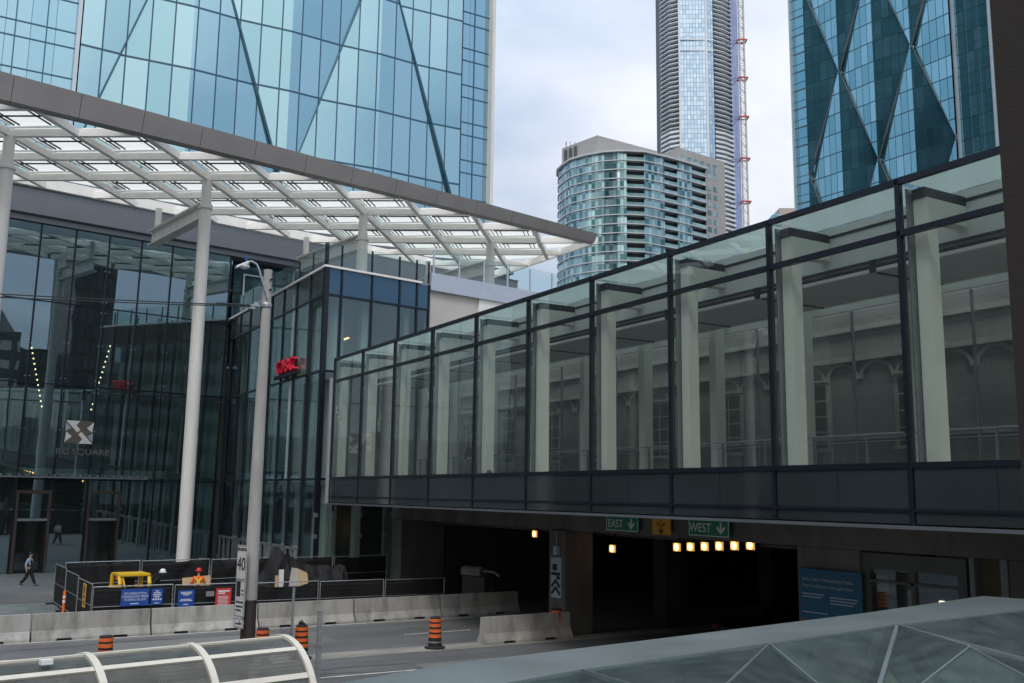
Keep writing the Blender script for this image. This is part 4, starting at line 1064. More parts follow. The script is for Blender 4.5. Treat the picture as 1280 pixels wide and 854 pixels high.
# ------------------------------------------------------------------ street furniture
SLOT = 0.09
def jersey(label, x, y, rz, L=4.0, group='concrete barriers along the far side of the road', worn=0):
    t = thing('concrete_barrier', label, 'barrier', (x, y, 0), rz, group)
    prof = [(-0.31,0),(-0.31,0.08),(-0.29,0.13),(-0.13,0.36),(-0.085,0.93),(0.085,0.93),(0.13,0.36),(0.29,0.13),(0.31,0.08),(0.31,0)]
    mb = MB(); n = len(prof); secs = []
    for xx, sl in ((0.012,0),(L*.2,0),(L*.2+.02,1),(L*.2+.5,1),(L*.2+.52,0),(L*.8-.52,0),(L*.8-.5,1),(L*.8-.02,1),(L*.8,0),(L-.012,0)):
        secs.append([(xx, a, SLOT if (sl and b < SLOT) else b) for a, b in prof])
    P = [p for q in secs for p in q]; F = []
    for k in range(len(secs)-1):
        F += [[k*n+q, k*n+(q+1) % n, (k+1)*n+(q+1) % n, (k+1)*n+q] for q in range(n)]
    F += [list(reversed(range(n))), [(len(secs)-1)*n+q for q in range(n)]]
    mb.mesh(P, F)
    mb.build('block', M['barrier_%d' % (len(COL.objects) % 3)], t)
    return t
wb_ = ('first concrete barrier at the left edge of the picture', 'long concrete barrier in front of the blue notices on the fence', 'concrete barrier behind the pole with the speed sign', 'concrete barrier beside the tarp heap, right of the pole', 'concrete barrier in the half light in front of the dark fence', 'last concrete barrier, in the dark at the tunnel mouth')
for i in range(6):
    x = -0.55 + 4.04*i
    jersey(wb_[i], x, 39.02 + 0.022*x, 1.3)
    if i == 0: jersey('concrete barrier beyond the left edge of the picture', x-4.04, 38.92, 1.3)
jersey('concrete barrier whose end faces the drum, running to the centre pier', 17.5, 31.75, 2.5, 3.9, 'concrete barriers on the median')

def drum(label, x, y, top=0):
    t = thing('traffic_drum', label, 'traffic drum', (x, y, 0.0), 0, 'orange and black traffic drums')
    MB().lathe([(0.36,0.012),(0.36,0.05),(0.25,0.075),(0.24,0.09)], 24).build('base', M['rubber'], t, smooth=True)
    prof = [(0.235,0.06),(0.235,0.3),(0.225,0.31),(0.215,0.66),(0.205,0.67),(0.19,1.02),(0.17,1.06),(0.05,1.07)]
    MB().lathe(prof, 24).build('body', M['rubber'], t, smooth=True)
    for z0, z1, r in ((0.37,0.49,.229),(0.55,0.66,.222),(0.73,0.84,.214),(0.90,1.0,.205)):
        MB().lathe([(r-0.012,z0),(r,z0+.004),(r-.003,z1-.004),(r-0.014,z1)], 24).build('band', M['orange'], t, smooth=True)
    MB().lathe([(0.232,0.20),(0.243,0.205),(0.242,0.245),(0.232,0.25)], 24).build('grey_band', M['galv'], t, smooth=True)
    if top:
        MB().box(-.1,.02,-.04,.05,1.07,1.15).box(-.02,.1,-.06,.03,1.07,1.12).tube([(0.05,0,1.1),(0.0,0.02,1.2),(-.08,0,1.16)], .02, 6).build('chain', M['black'], t)
drum('orange and black drum standing alone on the dusty median left of the barrier end', 15.6, 31.62)
drum('top of an orange and black drum rising behind the arched shelter roof at its left', 4.85, 31.6)
drum('low orange and black drum top beside the foot of the concrete pole', 9.42, 31.3)
drum('orange and black drum with a dark chain on top, right of the sign post', 10.75, 31.5, 1)
drum('dim drum in the dark at the foot of the centre pier', 20.9, 32.0)

# light pole with signs and cable
pl_ = thing('street_lamp', 'tall weathered concrete light pole with a dark painted foot and a curved lamp arm', 'street lamp', (8.0, 28.0, 0.14))
MB().lathe([(0.215,0),(0.212,0.3),(0.2,2.16)], 24).build('painted_foot', M['pole_band'], pl_, smooth=True)
MB().lathe([(0.199,2.16),(0.18,4.5),(0.15,8.6),(0.122,11.6),(0.117,11.64)], 24).build('pole', M['pole'], pl_, smooth=True).matrix_local = Matrix.Shear('XY', 4, (0.006, 0.0))
am = MB().tube([(0.0,-.16,10.75),(-.12,-.17,11.1),(-.28,-.17,11.55),(-.36,-.17,11.72),(-.5,-.17,11.79),(-.68,-.17,11.76)], [.035,.035,.033,.032,.03,.028], 10)
ao = am.build('arm', M['galv'], pl_, smooth=True)
ho = MB().hexa([(-.98,-.27,11.52),(-.6,-.27,11.66),(-.6,-.07,11.66),(-.98,-.07,11.52),(-.94,-.24,11.62),(-.6,-.26,11.8),(-.6,-.08,11.8),(-.94,-.1,11.62)]).build('lamp_head', M['galv'], pl_, bevel=.03)
MB().ball((-.72,-.17,11.62), .11, 12, 8, (1.5,1,.75)).build('lens', M['stone_col'], ho, smooth=True)
MB().lathe([(.045,0),(.045,.09),(.02,.11)], 12, (-.68,-.17,11.8)).build('photocell', M['blue_sign'], ho)
kn = MB().lathe([(.155,0),(.165,.03),(.165,.10),(.155,.13)], 24, (0.02,0,10.5))
kn.box(-.42,-.16,-.06,.06,10.5,10.56).box(-.34,-.2,-.05,.05,10.56,10.62).box(-.5,-.3,-.04,.03,10.42,10.49)
kn.build('cable_clamp', M['galv'], pl_)
for z in (11.0, 11.3): MB().box(.06,.12,-.19,-.12,z,z+.05).build('bolt', M['black'], pl_)
cbm = MB()
for j, (yy, sag) in enumerate(((27.95, .35), (27.9, .42))):
    pts = []
    for i in range(25):
        f_ = i/24
        pts.append((7.55 - 34*f_, yy + 4*f_, 10.65 - sag*4*f_*(1-f_)*1.3 - (.04 if j else 0)))
    cbm.tube(pts, .016, 6)
cbm.tube([(7.55,27.95,10.65),(6.6,28.05,10.62)], .03, 6)
tag(cbm.build('overhead_cable', M['black']), 'thin dark overhead cable running left from the top of the concrete pole', 'cable')
def pole_sign(label, z0, h, w, draw):
    t = thing('parking_sign' if z0 < 2.8 else 'speed_sign', label, 'sign', (7.68, 27.86, z0), -76, 'signs on the concrete pole')
    MB().box(-w/2, w/2, 0, .012, 0, h).build('panel', M['sign_white'], t)
    b = MB(); b.box(-w/2+.012,w/2-.012,-.004,-.001,h-.03,h-.018).box(-w/2+.012,w/2-.012,-.004,-.001,.018,.03).box(-w/2+.012,-w/2+.024,-.004,-.001,.03,h-.03).box(w/2-.024,w/2-.012,-.004,-.001,.03,h-.03)
    b.build('border', M['black'], t)
    MB().box(-.03,.03,.014,.30,h*.4,h*.6).build('bracket', M['galv'], t)
    draw(t)
def d40(t):
    lettering('letters', 'MAXIMUM', .13, (0,-.005,.83), UP, M['black'], t, sx=.78)
    lettering('letters', '40', .50, (0,-.005,.42), UP, M['black'], t, sx=.9)
def dpk(t):
    q = MB().box(-.2,.02,-.005,-.001,.55,.95).box(-.2,.2,-.006,-.001,.38,.42).box(-.18,.18,-.005,-.001,.26,.30).box(-.18,.1,-.005,-.001,.16,.2).box(.08,.2,-.005,-.001,.7,.74).box(.08,.2,-.005,-.001,.6,.63)
    q.build('symbol', M['black'], t)
def dar(t):
    MB().bar((-.15,-.005,.12),(.15,-.005,.12),.03,.006,(0,1,0)).bar((.05,-.005,.18),(.15,-.005,.115),.03,.008,(0,1,0)).build('arrow', M['black'], t)
pole_sign('tall white speed sign reading MAXIMUM 40 on the concrete pole', 2.86, 0.95, .54, d40)
pole_sign('white parking sign with black symbols right below the speed sign', 1.86, 0.98, .52, dpk)
pole_sign('small white plate with an arrow, lowest on the concrete pole', 1.56, 0.27, .5, dar)

t = thing('sign_post', 'thin grey steel post carrying a small grey box near its foot, beside the pole', 'post', (10.39, 31.4, 0))
MB().box(-.035,.035,-.035,.035,0,2.25).build('post', M['galv'], t)
MB().box(-.34,-.06,-.06,.1,.62,1.02).build('box', M['galv'], t, bevel=.015)
t = thing('sign_post', 'grey square steel post with nothing on it, right of the arched shelter', 'post', (10.05, 27.9, 0))
MB().box(-.06,.06,-.06,.06,0,1.92).build('post', M['galv'], t)
MB().box(-.085,.085,-.085,.085,.92,1.0).build('sleeve', M['galv'], t)

# arched glass shelter in the foreground
SA = 10.4
sh_ = thing('arched_shelter', 'arched glass shelter roof with cream ribs in the lower left foreground', 'shelter', (5.08, 15.74, 0.14), SA)
RAD, ZR = 1.10, 2.86
def arc(a, r=RAD): return (-r*math.sin(a), ZR - r*(1-math.cos(a)))       # (y, z)
angs = [R(v) for v in (0, 27, 54, 78)]
def arcband(x0, x1, a0, a1, r0, r1, n=10):
    mb = MB()
    for i in range(n):
        b0, b1 = a0+(a1-a0)*i/n, a0+(a1-a0)*(i+1)/n
        P = []
        for b in (b0, b1):
            for r in (r0, r1):
                yy = -r*math.sin(b); zz = ZR - RAD + r*math.cos(b)
                P += [(x0, yy, zz), (x1, yy, zz)]
        mb.hexa([P[0],P[1],P[5],P[4],P[2],P[3],P[7],P[6]])
    return mb
NS, SL_ = 5, 1.52
for k in range(NS+1):
    x = -SL_*k
    arcband(x-.05, x+.05, R(-70), R(92), RAD-.05, RAD+.045, 22).build('rib', M['shelter_frame'], sh_)
    if k < NS:
        for a0, a1 in zip(angs, angs[1:]):
            arcband(x-SL_+.06, x-.06, a0+.045, a1-.045, RAD-.006, RAD+.006, 6).build('roof_pane', M['shelter_glass'], sh_)
        arcband(x-SL_+.06, x-.06, R(-68), -.045, RAD-.006, RAD+.006, 12).build('roof_pane', M['shelter_glass'], sh_)
for a in angs:
    for k in range(NS):
        arcband(-SL_*(k+1)+.055, -SL_*k-.055, a-.038, a+.038, RAD-.03, RAD+.03, 1).build('purlin', M['shelter_frame'], sh_)
for k in (0, 2, 4):
    MB().box(-SL_*k-.05, -SL_*k+.05, -1.08, -.98, 0, ZR-RAD).build('post', M['shelter_frame'], sh_)
    MB().box(-SL_*k-.05, -SL_*k+.05, .98, 1.06, 0, ZR-RAD+.37).build('post', M['shelter_frame'], sh_)
MB().box(-3.75,-3.6,-.42,-.30,ZR-.0,ZR+.06).build('fixture', M['white'], sh_)

# faceted glass roof in the foreground
fr_ = thing('faceted_glass_roof', 'low faceted glass roof with pale metal edge sloping across the lower right foreground', 'roof', (0, 0, 0))
O_ = [(0.9,8.0,3.6),(2.96,8.56,3.6),(4.68,9.17,3.6),(7.25,9.56,3.6),(12.28,10.4,3.6),(16.64,11.34,3.6),(17.3,9.2,3.6)]
I_ = [(1.2,6.6,3.62),(3.3,7.35,3.62),(4.3,7.75,3.63),(5.56,8.04,3.64),(8.48,8.51,3.64),(11.31,8.99,3.64),(15.34,9.49,3.63),(16.6,8.2,3.62)]
ed_ = MB()
ov = [(x, y, z) for x, y, z in O_]
def thick(mb, pts, h=0.07):
    n = len(pts)
    P = [tuple(p) for p in pts] + [(p[0], p[1], p[2]-h) for p in pts]
    mb.mesh(P, [list(range(n)), [n+i for i in reversed(range(n))]] + [[i, n+i, n+(i+1) % n, (i+1) % n] for i in range(n)])
for q in ([O_[0],O_[1],I_[1],I_[0]],[O_[1],O_[2],I_[2],I_[1]],[O_[2],O_[3],I_[3],I_[2]],[O_[3],O_[4],I_[4],I_[3]],[O_[4],I_[5],I_[4]],[O_[4],O_[5],I_[6],I_[5]],[O_[5],O_[6],I_[7],I_[6]]):
    e1 = MB(); thick(e1, q); e1.build('edge_panel', M['roof_frame'], fr_)
for a, b in zip(O_, O_[1:]):
    MB().bar((a[0],a[1],a[2]-.24),(b[0],b[1],b[2]-.24), .06, .40).build('edge_fascia', M['roof_frame'], fr_)
J = [(2.2,4.9,3.30),(5.0,5.7,3.78),(7.53,6.36,3.26),(9.9,6.95,3.72),(12.09,7.3,3.30),(14.6,7.4,3.6)]
K = [(3.4,2.9,3.0),(6.3,3.4,3.5),(9.4,3.9,2.9),(12.6,4.6,3.3)]
tri = [(I_[0],I_[1],J[0]),(I_[1],I_[2],J[0]),(I_[2],I_[3],J[1]),(I_[2],J[1],J[0]),(I_[3],I_[4],J[1]),(I_[4],J[2],J[1]),(I_[4],I_[5],J[2]),(I_[5],J[3],J[2]),(I_[5],J[4],J[3]),(I_[5],I_[6],J[4]),(I_[6],J[5],J[4]),(I_[6],I_[7],J[5]),
       (J[0],J[1],K[0]),(J[1],K[1],K[0]),(J[1],J[2],K[1]),(J[2],K[2],K[1]),(J[2],J[3],K[2]),(J[3],J[4],K[2]),(J[4],K[3],K[2]),(J[4],J[5],K[3])]
bars_ = set()
for tr in tri:
    c = Vector((0,0,0))
    for p in tr: c += Vector(p)/3
    g_ = MB(); thick(g_, [c + (Vector(p)-c)*0.985 for p in tr], 0.03); g_.build('glass_facet', M['roof_glass'], fr_)
    for a, b in ((0,1),(1,2),(2,0)): bars_.add(tuple(sorted((tr[a], tr[b]))))
for a, b in sorted(bars_):
    main = (I_[5] in (a, b) and (J[2] in (a, b) or J[3] in (a, b))) or (I_[2] in (a, b) and J[1] in (a, b))
    w_ = .045 if main else .014
    MB().bar((a[0],a[1],a[2]+.008),(b[0],b[1],b[2]+.008), w_, .035 if main else .02).build('glazing_bar', M['roof_frame'], fr_)
MB().plate([(0.9,7.6),(17,9.0),(17,1.0),(3,1.0)], 2.2, 2.3).build('ceiling', M['ceiling'], fr_)
for p in ((3.5,6.5),(9,7.5),(14.5,8.2)):
    MB().lathe([(.12,.14),(.12,3.3)], 14, (p[0],p[1],0)).build('post', M['roof_frame'], fr_)

wj = thing('wall_pier', 'dark brown rough wall pier close to the camera along the right edge', 'pier', (1.875, 1.172, 0), -31.9 - 90 + 90)
MB().box(0.0, 1.2, -1.2, 0.0, 0, 9.0).build('pier', M['jamb'], wj)
wj.rotation_euler = (0, 0, R(31.9 - 90))

# ------------------------------------------------------------------ building site
def cloth(L, h, amp, seed, nx=26, nz=9, y=0.03, sag=0.0):
    rnd = random.Random(seed)
    ph = [rnd.uniform(0, 6.28) for _ in range(6)]; dirs = [(rnd.uniform(1.5, 5), rnd.uniform(-3, 3)) for _ in range(6)]
    mb = MB(); P = []
    for j in range(nz+1):
        for i in range(nx+1):
            u, v = L*i/nx, h*j/nz
            d = sum(math.sin(dx*u + dz*v + p) for (dx, dz), p in zip(dirs, ph))/6
            edge = min(1, 3*min(i, nx-i)/nx + .15)
            P.append((u, y + amp*abs(d)*edge, v - (sag*math.sin(math.pi*u/L)**2*(rnd.random()*.3+.7) if j == nz else 0)))
    F = [(j*(nx+1)+i, j*(nx+1)+i+1, (j+1)*(nx+1)+i+1, (j+1)*(nx+1)+i) for j in range(nz) for i in range(nx)]
    mb.mesh(P, F); return mb
def fence(label, x, y, L, rz, h, seed, z=0.1, amp=.1, scrim=True, group='site fence panels with black scrim', sag=0.03):
    t = thing('fence_panel', label, 'fence', (x, y, z), rz, group)
    f = MB(); r = .021
    f.tube([(0.02,0,0.06),(0.02,0,h)], r, 8).tube([(L-.04,0,0.06),(L-.04,0,h)], r, 8)
    f.tube([(0,0,h-.02),(L-.02,0,h-.02)], r, 8).tube([(0,0,.12),(L-.02,0,.12)], r, 8).tube([(0,0,h*.52),(L-.02,0,h*.52)], .012, 6)
    f.build('frame', M['galv'], t)
    w = MB(); n = max(8, int(L/0.16))
    for i in range(1, n): w.box(L*i/n-.002, L*i/n+.002, -.004, 0, .12, h-.02)
    for i in range(1, 9): w.box(0.02, L-.04, -.005, -.001, h*i/9-.004, h*i/9+.004)
    w.build('wire_mesh', M['wire'], t)
    if scrim:
        c = cloth(L-.06, h-.05, amp, seed, sag=sag).build('scrim', M['scrim'], t, smooth=True)
        sd = c.modifiers.new('thickness', 'SOLIDIFY'); sd.thickness = .006
    for xx in (0.02, L-.04): MB().box(xx-.1, xx+.1, -.3, .3, -.0, .06).build('foot', M['rubber'], t)
    return t
fl_ = ('front fence panel with two blue notices, nearest the left corner', 'front fence panel with a blue and a red notice, behind the pole', 'front fence panel with sagging scrim just right of the pole', 'front fence panel in the half shade with bare wire showing', 'front fence panel in deep shade next to the tunnel pier')
for i in range(5):
    fence(fl_[i], 5.62 + 2.98*i, 40.5 + .03*i, 2.95, 0.6, 1.58 - .03*i, 11+i, amp=.07, sag=.03 if i != 2 else .3)
for i, l_ in enumerate(('left side fence panel farthest back on the plaza', 'middle left side fence panel with a bare lower corner', 'left side fence panel by the corner carrying the yellow notice')):
    fence(l_, 5.30 + .1*i, 50.2 - 3.24*i, 3.2, -88.2, 1.82 - .07*i, 31+i, amp=.06)
bl_ = ('back fence panel behind the yellow machine', 'back fence panel right behind the crouching worker', 'back fence panel behind the worker in orange', 'back fence panel behind the tarp heap', 'back fence panel in front of the dark ground floor glass')
for i in range(5):
    fence(bl_[i], 5.45 + 3.3*i, 48.0 + .5*i, 3.28, 8.5, 2.0 - .03*i, 51+i, amp=.22, sag=.08)

def poster(label, x0, x1, z0, z1, mat, lines, y=40.42, cat='notice'):
    t = thing('notice', label, cat, ((x0+x1)/2, y, z0), .6, 'notices on the site fence')
    w, h = x1-x0, z1-z0
    MB().box(-w/2, w/2, 0, .012, 0, h).build('sheet', mat, t)
    return t, w, h
t, w, h = poster('wide blue notice reading SITE ORIENTATION IS MANDATORY on the front fence', 6.62, 7.64, .92, 1.55, M['blue_sign'], 0)
for i, s in enumerate(('SITE ORIENTATION', 'IS MANDATORY PRIOR', 'TO BEING ON SITE')):
    lettering('letters', s, .115, (0, -.004, h-.17-.115*i), UP, M['print'], t, sx=.82, extrude=.002)
MB().box(-.16,.16,-.005,-.001,.07,.10).build('fine_print', M['print'], t)
t, w, h = poster('narrow blue notice with small round symbols beside the wide blue one', 7.72, 8.15, .93, 1.53, M['blue_sign'], 0)
q = MB()
for i, ww in enumerate((.06,.13,.15,.1)): q.box(-ww,ww,-.005,-.001,h-.1-.075*i,h-.065-.075*i)
for i in range(4): q.lathe([(.036,0),(.036,.002)], 10, (0,0,0)) if False else q.box(-.16+.09*i,-.10+.09*i,-.005,-.001,.17,.23)
q.box(-.1,.1,-.005,-.001,.05,.075); q.build('fine_print', M['print'], t)
t, w, h = poster('blue notice with dense small print left of the red notice', 8.72, 9.35, .80, 1.44, M['blue_sign'], 0)
q = MB()
for i, (a, b) in enumerate(((.22,.54),(.2,.49),(.12,.44),(.2,.27),(.24,.22),(.1,.08))): q.box(-a,a,-.005,-.001,b,b+.028)
q.build('fine_print', M['print'], t)
t, w, h = poster('red notice with rows of white print near the pole', 10.18, 10.80, .66, 1.46, M['red_sign'], 0)
q = MB().box(-.22,.24,-.005,-.001,.66,.72).box(-.22,.06,-.005,-.001,.58,.63)
for i in range(9): q.box(-.22,.16+.07*((i*5)%3)/2,-.005,-.001,.48-.052*i,.50-.052*i)
q.build('fine_print', M['print'], t)
t, w, h = poster('small blank grey tag on the front fence left of the red notice', 9.80, 10.12, 1.16, 1.36, M['galv'], 0)
t = thing('notice', 'yellow warning notice with dark symbols on the left side fence', 'notice', (5.52, 42.0, .78), -88, 'notices on the site fence')
MB().box(-.35,.35,0,.012,0,.9).build('sheet', M['amber_sign'], t); MB().box(-.2,.2,-.005,-.001,.55,.8).box(-.22,.22,-.005,-.001,.35,.46).box(-.2,.2,-.005,-.001,.1,.25).build('symbol', M['khaki'], t)

t = thing('delineator_post', 'slim orange marker post with two silver bands by the left side fence', 'marker post', (5.05, 44.0, .1))
MB().lathe([(.12,0),(.12,.03),(.06,.05)], 14).build('base', M['rubber'], t)
MB().lathe([(.055,.04),(.055,1.12),(.03,1.15)], 14).build('tube', M['orange'], t, smooth=True)
for z in (.68, .86): MB().lathe([(.05,z),(.058,z+.003),(.058,z+.09),(.05,z+.093)], 14).build('band', M['white'], t)

# compact yellow excavator behind the front fence
ex = thing('mini_excavator', 'compact yellow excavator with an open cab frame behind the front fence', 'excavator', (7.62, 44.6, .1), 6)
for s in (-1, 1):
    tr_k = MB().prism([(-.85,.0),(.85,.0),(1.0,.18),(.85,.38),(-.85,.38),(-1.0,.18)], s*.55-.15, s*.55+.15).build('track', M['rubber'], ex, bevel=.05)
MB().box(-.7,.7,-.75,.85,.42,.95).build('body', M['yellow'], ex, bevel=.08)
MB().box(-.68,.68,.3,.85,.95,1.2).build('engine_cover', M['yellow'], ex, bevel=.08)
cbm = MB()
for s in (-.6, .6):
    cbm.tube([(s,-.65,.95),(s,-.72,1.35),(s,-.55,1.66)], .085, 8); cbm.tube([(s,.55,.95),(s,.5,1.66)], .085, 8)
cbm.bar((-.63,-.05,1.69),(.63,-.05,1.69), 1.25, .10)
cbm.tube([(-.3,-.66,1.0),(-.42,-.7,1.3),(-.48,-.55,1.66)], .045, 8)
cbm.build('cab_frame', M['yellow'], ex, bevel=.01)
MB().box(-.25,.25,-.2,.25,.95,1.02).box(-.25,.25,.2,.3,1.02,1.5).build('seat', M['black'], ex)
MB().box(-.7,-.56,-.4,-.3,1.5,1.62).build('work_lamp', M['orange'], ex)
MB().bar((.72,.1,1.1),(1.05,.25,1.52),.12,.14).bar((1.05,.25,1.52),(1.75,.35,1.60),.11,.13).build('lift_arm', M['black'], ex)
MB().bar((.0,-.8,.7),(.35,-1.7,1.15),.2,.22).bar((.35,-1.7,1.15),(.5,-2.2,.5),.16,.18).build('boom', M['black'], ex)
MB().prism([(-2.5,.2),(-2.15,.1),(-2.05,.5),(-2.35,.55)], .28, .75).build('bucket', M['black'], ex)
MB().hexa([(-.8,-1.2,.02),(.8,-1.2,.02),(.8,-1.1,.02),(-.8,-1.1,.02),(-.8,-1.25,.4),(.8,-1.25,.4),(.8,-1.15,.4),(-.8,-1.15,.4)]).build('blade', M['yellow'], ex)

t = thing('plywood_sheet', 'light plywood sheet leaning behind the worker in orange', 'plywood', (10.78, 46.35, .1), 4)
MB().hexa([(-.62,-.1,0),(.62,-.1,0),(.62,-.08,0),(-.62,-.08,0),(-.60,.14,1.3),(.66,.14,1.38),(.66,.16,1.38),(-.60,.16,1.3)]).build('sheet', M['plywood'], t)
t = thing('plywood_sheet', 'plywood sheet with a pale half, standing tilted above the tarp heap', 'plywood', (14.1, 42.2, .1), 12)
MB().hexa([(-.48,-.06,.85),(.1,-.06,.98),(.1,-.04,.98),(-.48,-.04,.85),(-.2,.16,1.95),(.1,.16,1.9),(.1,.18,1.9),(-.2,.18,1.95)]).build('pale_board', M['limestone'], t)
MB().hexa([(.1,-.065,.98),(.52,-.065,1.18),(.52,-.045,1.18),(.1,-.045,.98),(.1,.155,1.9),(.56,.155,1.7),(.56,.175,1.7),(.1,.175,1.9)]).build('brown_board', M['plywood'], t)
MB().box(-.4,-.34,-.0,.05,0,.95).box(.4,.46,0,.05,0,1.2).build('leg', M['plywood'], t)
t = thing('site_post', 'short white post with a wooden strip, standing left of the tilted plywood', 'post', (13.5, 42.6, .1))
MB().box(-.1,.1,-.05,.05,0,1.85).build('post', M['white'], t); MB().box(-.26,-.12,-.03,.03,0,1.6).build('strip', M['plywood'], t)
# black tarpaulin thrown over the inner fence
def heap():
    nx, ny = 90, 34; P, F = [], []
    rnd = random.Random(5)
    for j in range(ny+1):
        for i in range(nx+1):
            u, v = i/nx, j/ny
            ridge = 2.62*math.exp(-((u-.22)/.13)**2) if u < .22 else 1.75 + .87*math.exp(-((u-.22)/.22)**2)
            if u < .22: ridge = max(ridge, 1.2 + 5*max(0, u-.05))
            fall = 1 - abs(v-.6)/.6
            z = .1 + ridge*max(0.0, fall)**.75
            fold = .16*abs(math.sin(7*u*3.1 + 4*v)) + .11*abs(math.sin(19*u - 7*v + 1)) + .05*math.sin(43*u+11*v) - .16
            P.append((4.3*u - .6 + .25*fold, -1.2 + 1.8*v + fold*1.7*(1.2-v) - .35*u, max(.02, z + fold*1.0*fall + (.04*rnd.uniform(-1, 1) if .1 < fall else 0))))
    for j in range(ny):
        for i in range(nx):
            a = j*(nx+1)+i; F.append((a, a+1, a+nx+2, a+nx+1))
    return MB().mesh(P, F)
tp = tag(heap().build('tarpaulin', M['scrim'], smooth=True), 'crumpled black tarpaulin heaped in a peak over the inner fence', 'tarpaulin')
tp.location = (13.4, 44.8, .1)
sd = tp.modifiers.new('thickness', 'SOLIDIFY'); sd.thickness = .01

t = thing('site_machine', 'pale grey machine hood resting on a concrete block in the dark left tunnel', 'machine', (24.2, 44.3, 0), -70)
MB().box(-.75,.75,-.4,.4,.02,1.25).build('block', M['concrete_dark'], t, bevel=.04)
MB().prism([(-.3,1.26),(.3,1.26),(.3,1.62),(-.05,1.72),(-.3,1.6)], -.95, .35).build('hood', M['concrete'], t, bevel=.04)
MB().tube([(.3,0,1.5),(1.1,0,1.48),(1.4,0,1.3)], .07, 10).build('pipe', M['galv'], t)

# dark car in the right tunnel, driving away
cr = thing('parked_car', 'dark car in the gloom of the right tunnel, only its rear and roof visible', 'car', (26.8, 26.6, 0.0), 0)
body = [(-2.2,.35),(-2.25,.7),(-2.1,.95),(-1.2,1.02),(.9,1.0),(1.9,.86),(2.2,.62),(2.2,.32)]
MB().mesh([(x, s*.88, z) for s in (-1, 1) for x, z in body], [list(reversed(range(8))), list(range(8, 16))] + [[i, (i+1) % 8, 8+(i+1) % 8, 8+i] for i in range(8)]).build('body', M['car_paint'], cr, bevel=.08)
cabp = [(-1.75,.98),(-1.1,1.44),(.25,1.46),(1.05,1.0)]
MB().mesh([(x, s*(.80 if z < 1.2 else .62), z) for s in (-1, 1) for x, z in cabp], [(3,2,1,0),(4,5,6,7),(0,1,5,4),(1,2,6,5),(2,3,7,6),(0,4,7,3)]).build('cabin', M['window_dark'], cr, bevel=.06)
MB().box(-1.05,.2,-.60,.60,1.455,1.475).build('roof', M['car_paint'], cr)
for sx2 in (-1.35, 1.35):
    for sy in (-.8, .8):
        wlo = MB().tube([(sx2, sy-.1, .33), (sx2, sy+.1, .33)], .33, 20).build('wheel', M['rubber'], cr)
        MB().tube([(sx2, sy-.105 if sy < 0 else sy+.09, .33), (sx2, sy-.09 if sy < 0 else sy+.105, .33)], .2, 16).build('rim', M['galv'], wlo)
for sy in (-.66, .66): MB().box(-2.27,-2.19,sy-.16,sy+.16,.68,.84).build('tail_lamp', M['tail_lamp'], cr)
MB().box(-2.285,-2.245,-.24,.24,.48,.6).build('number_plate', M['print_dim'], cr)

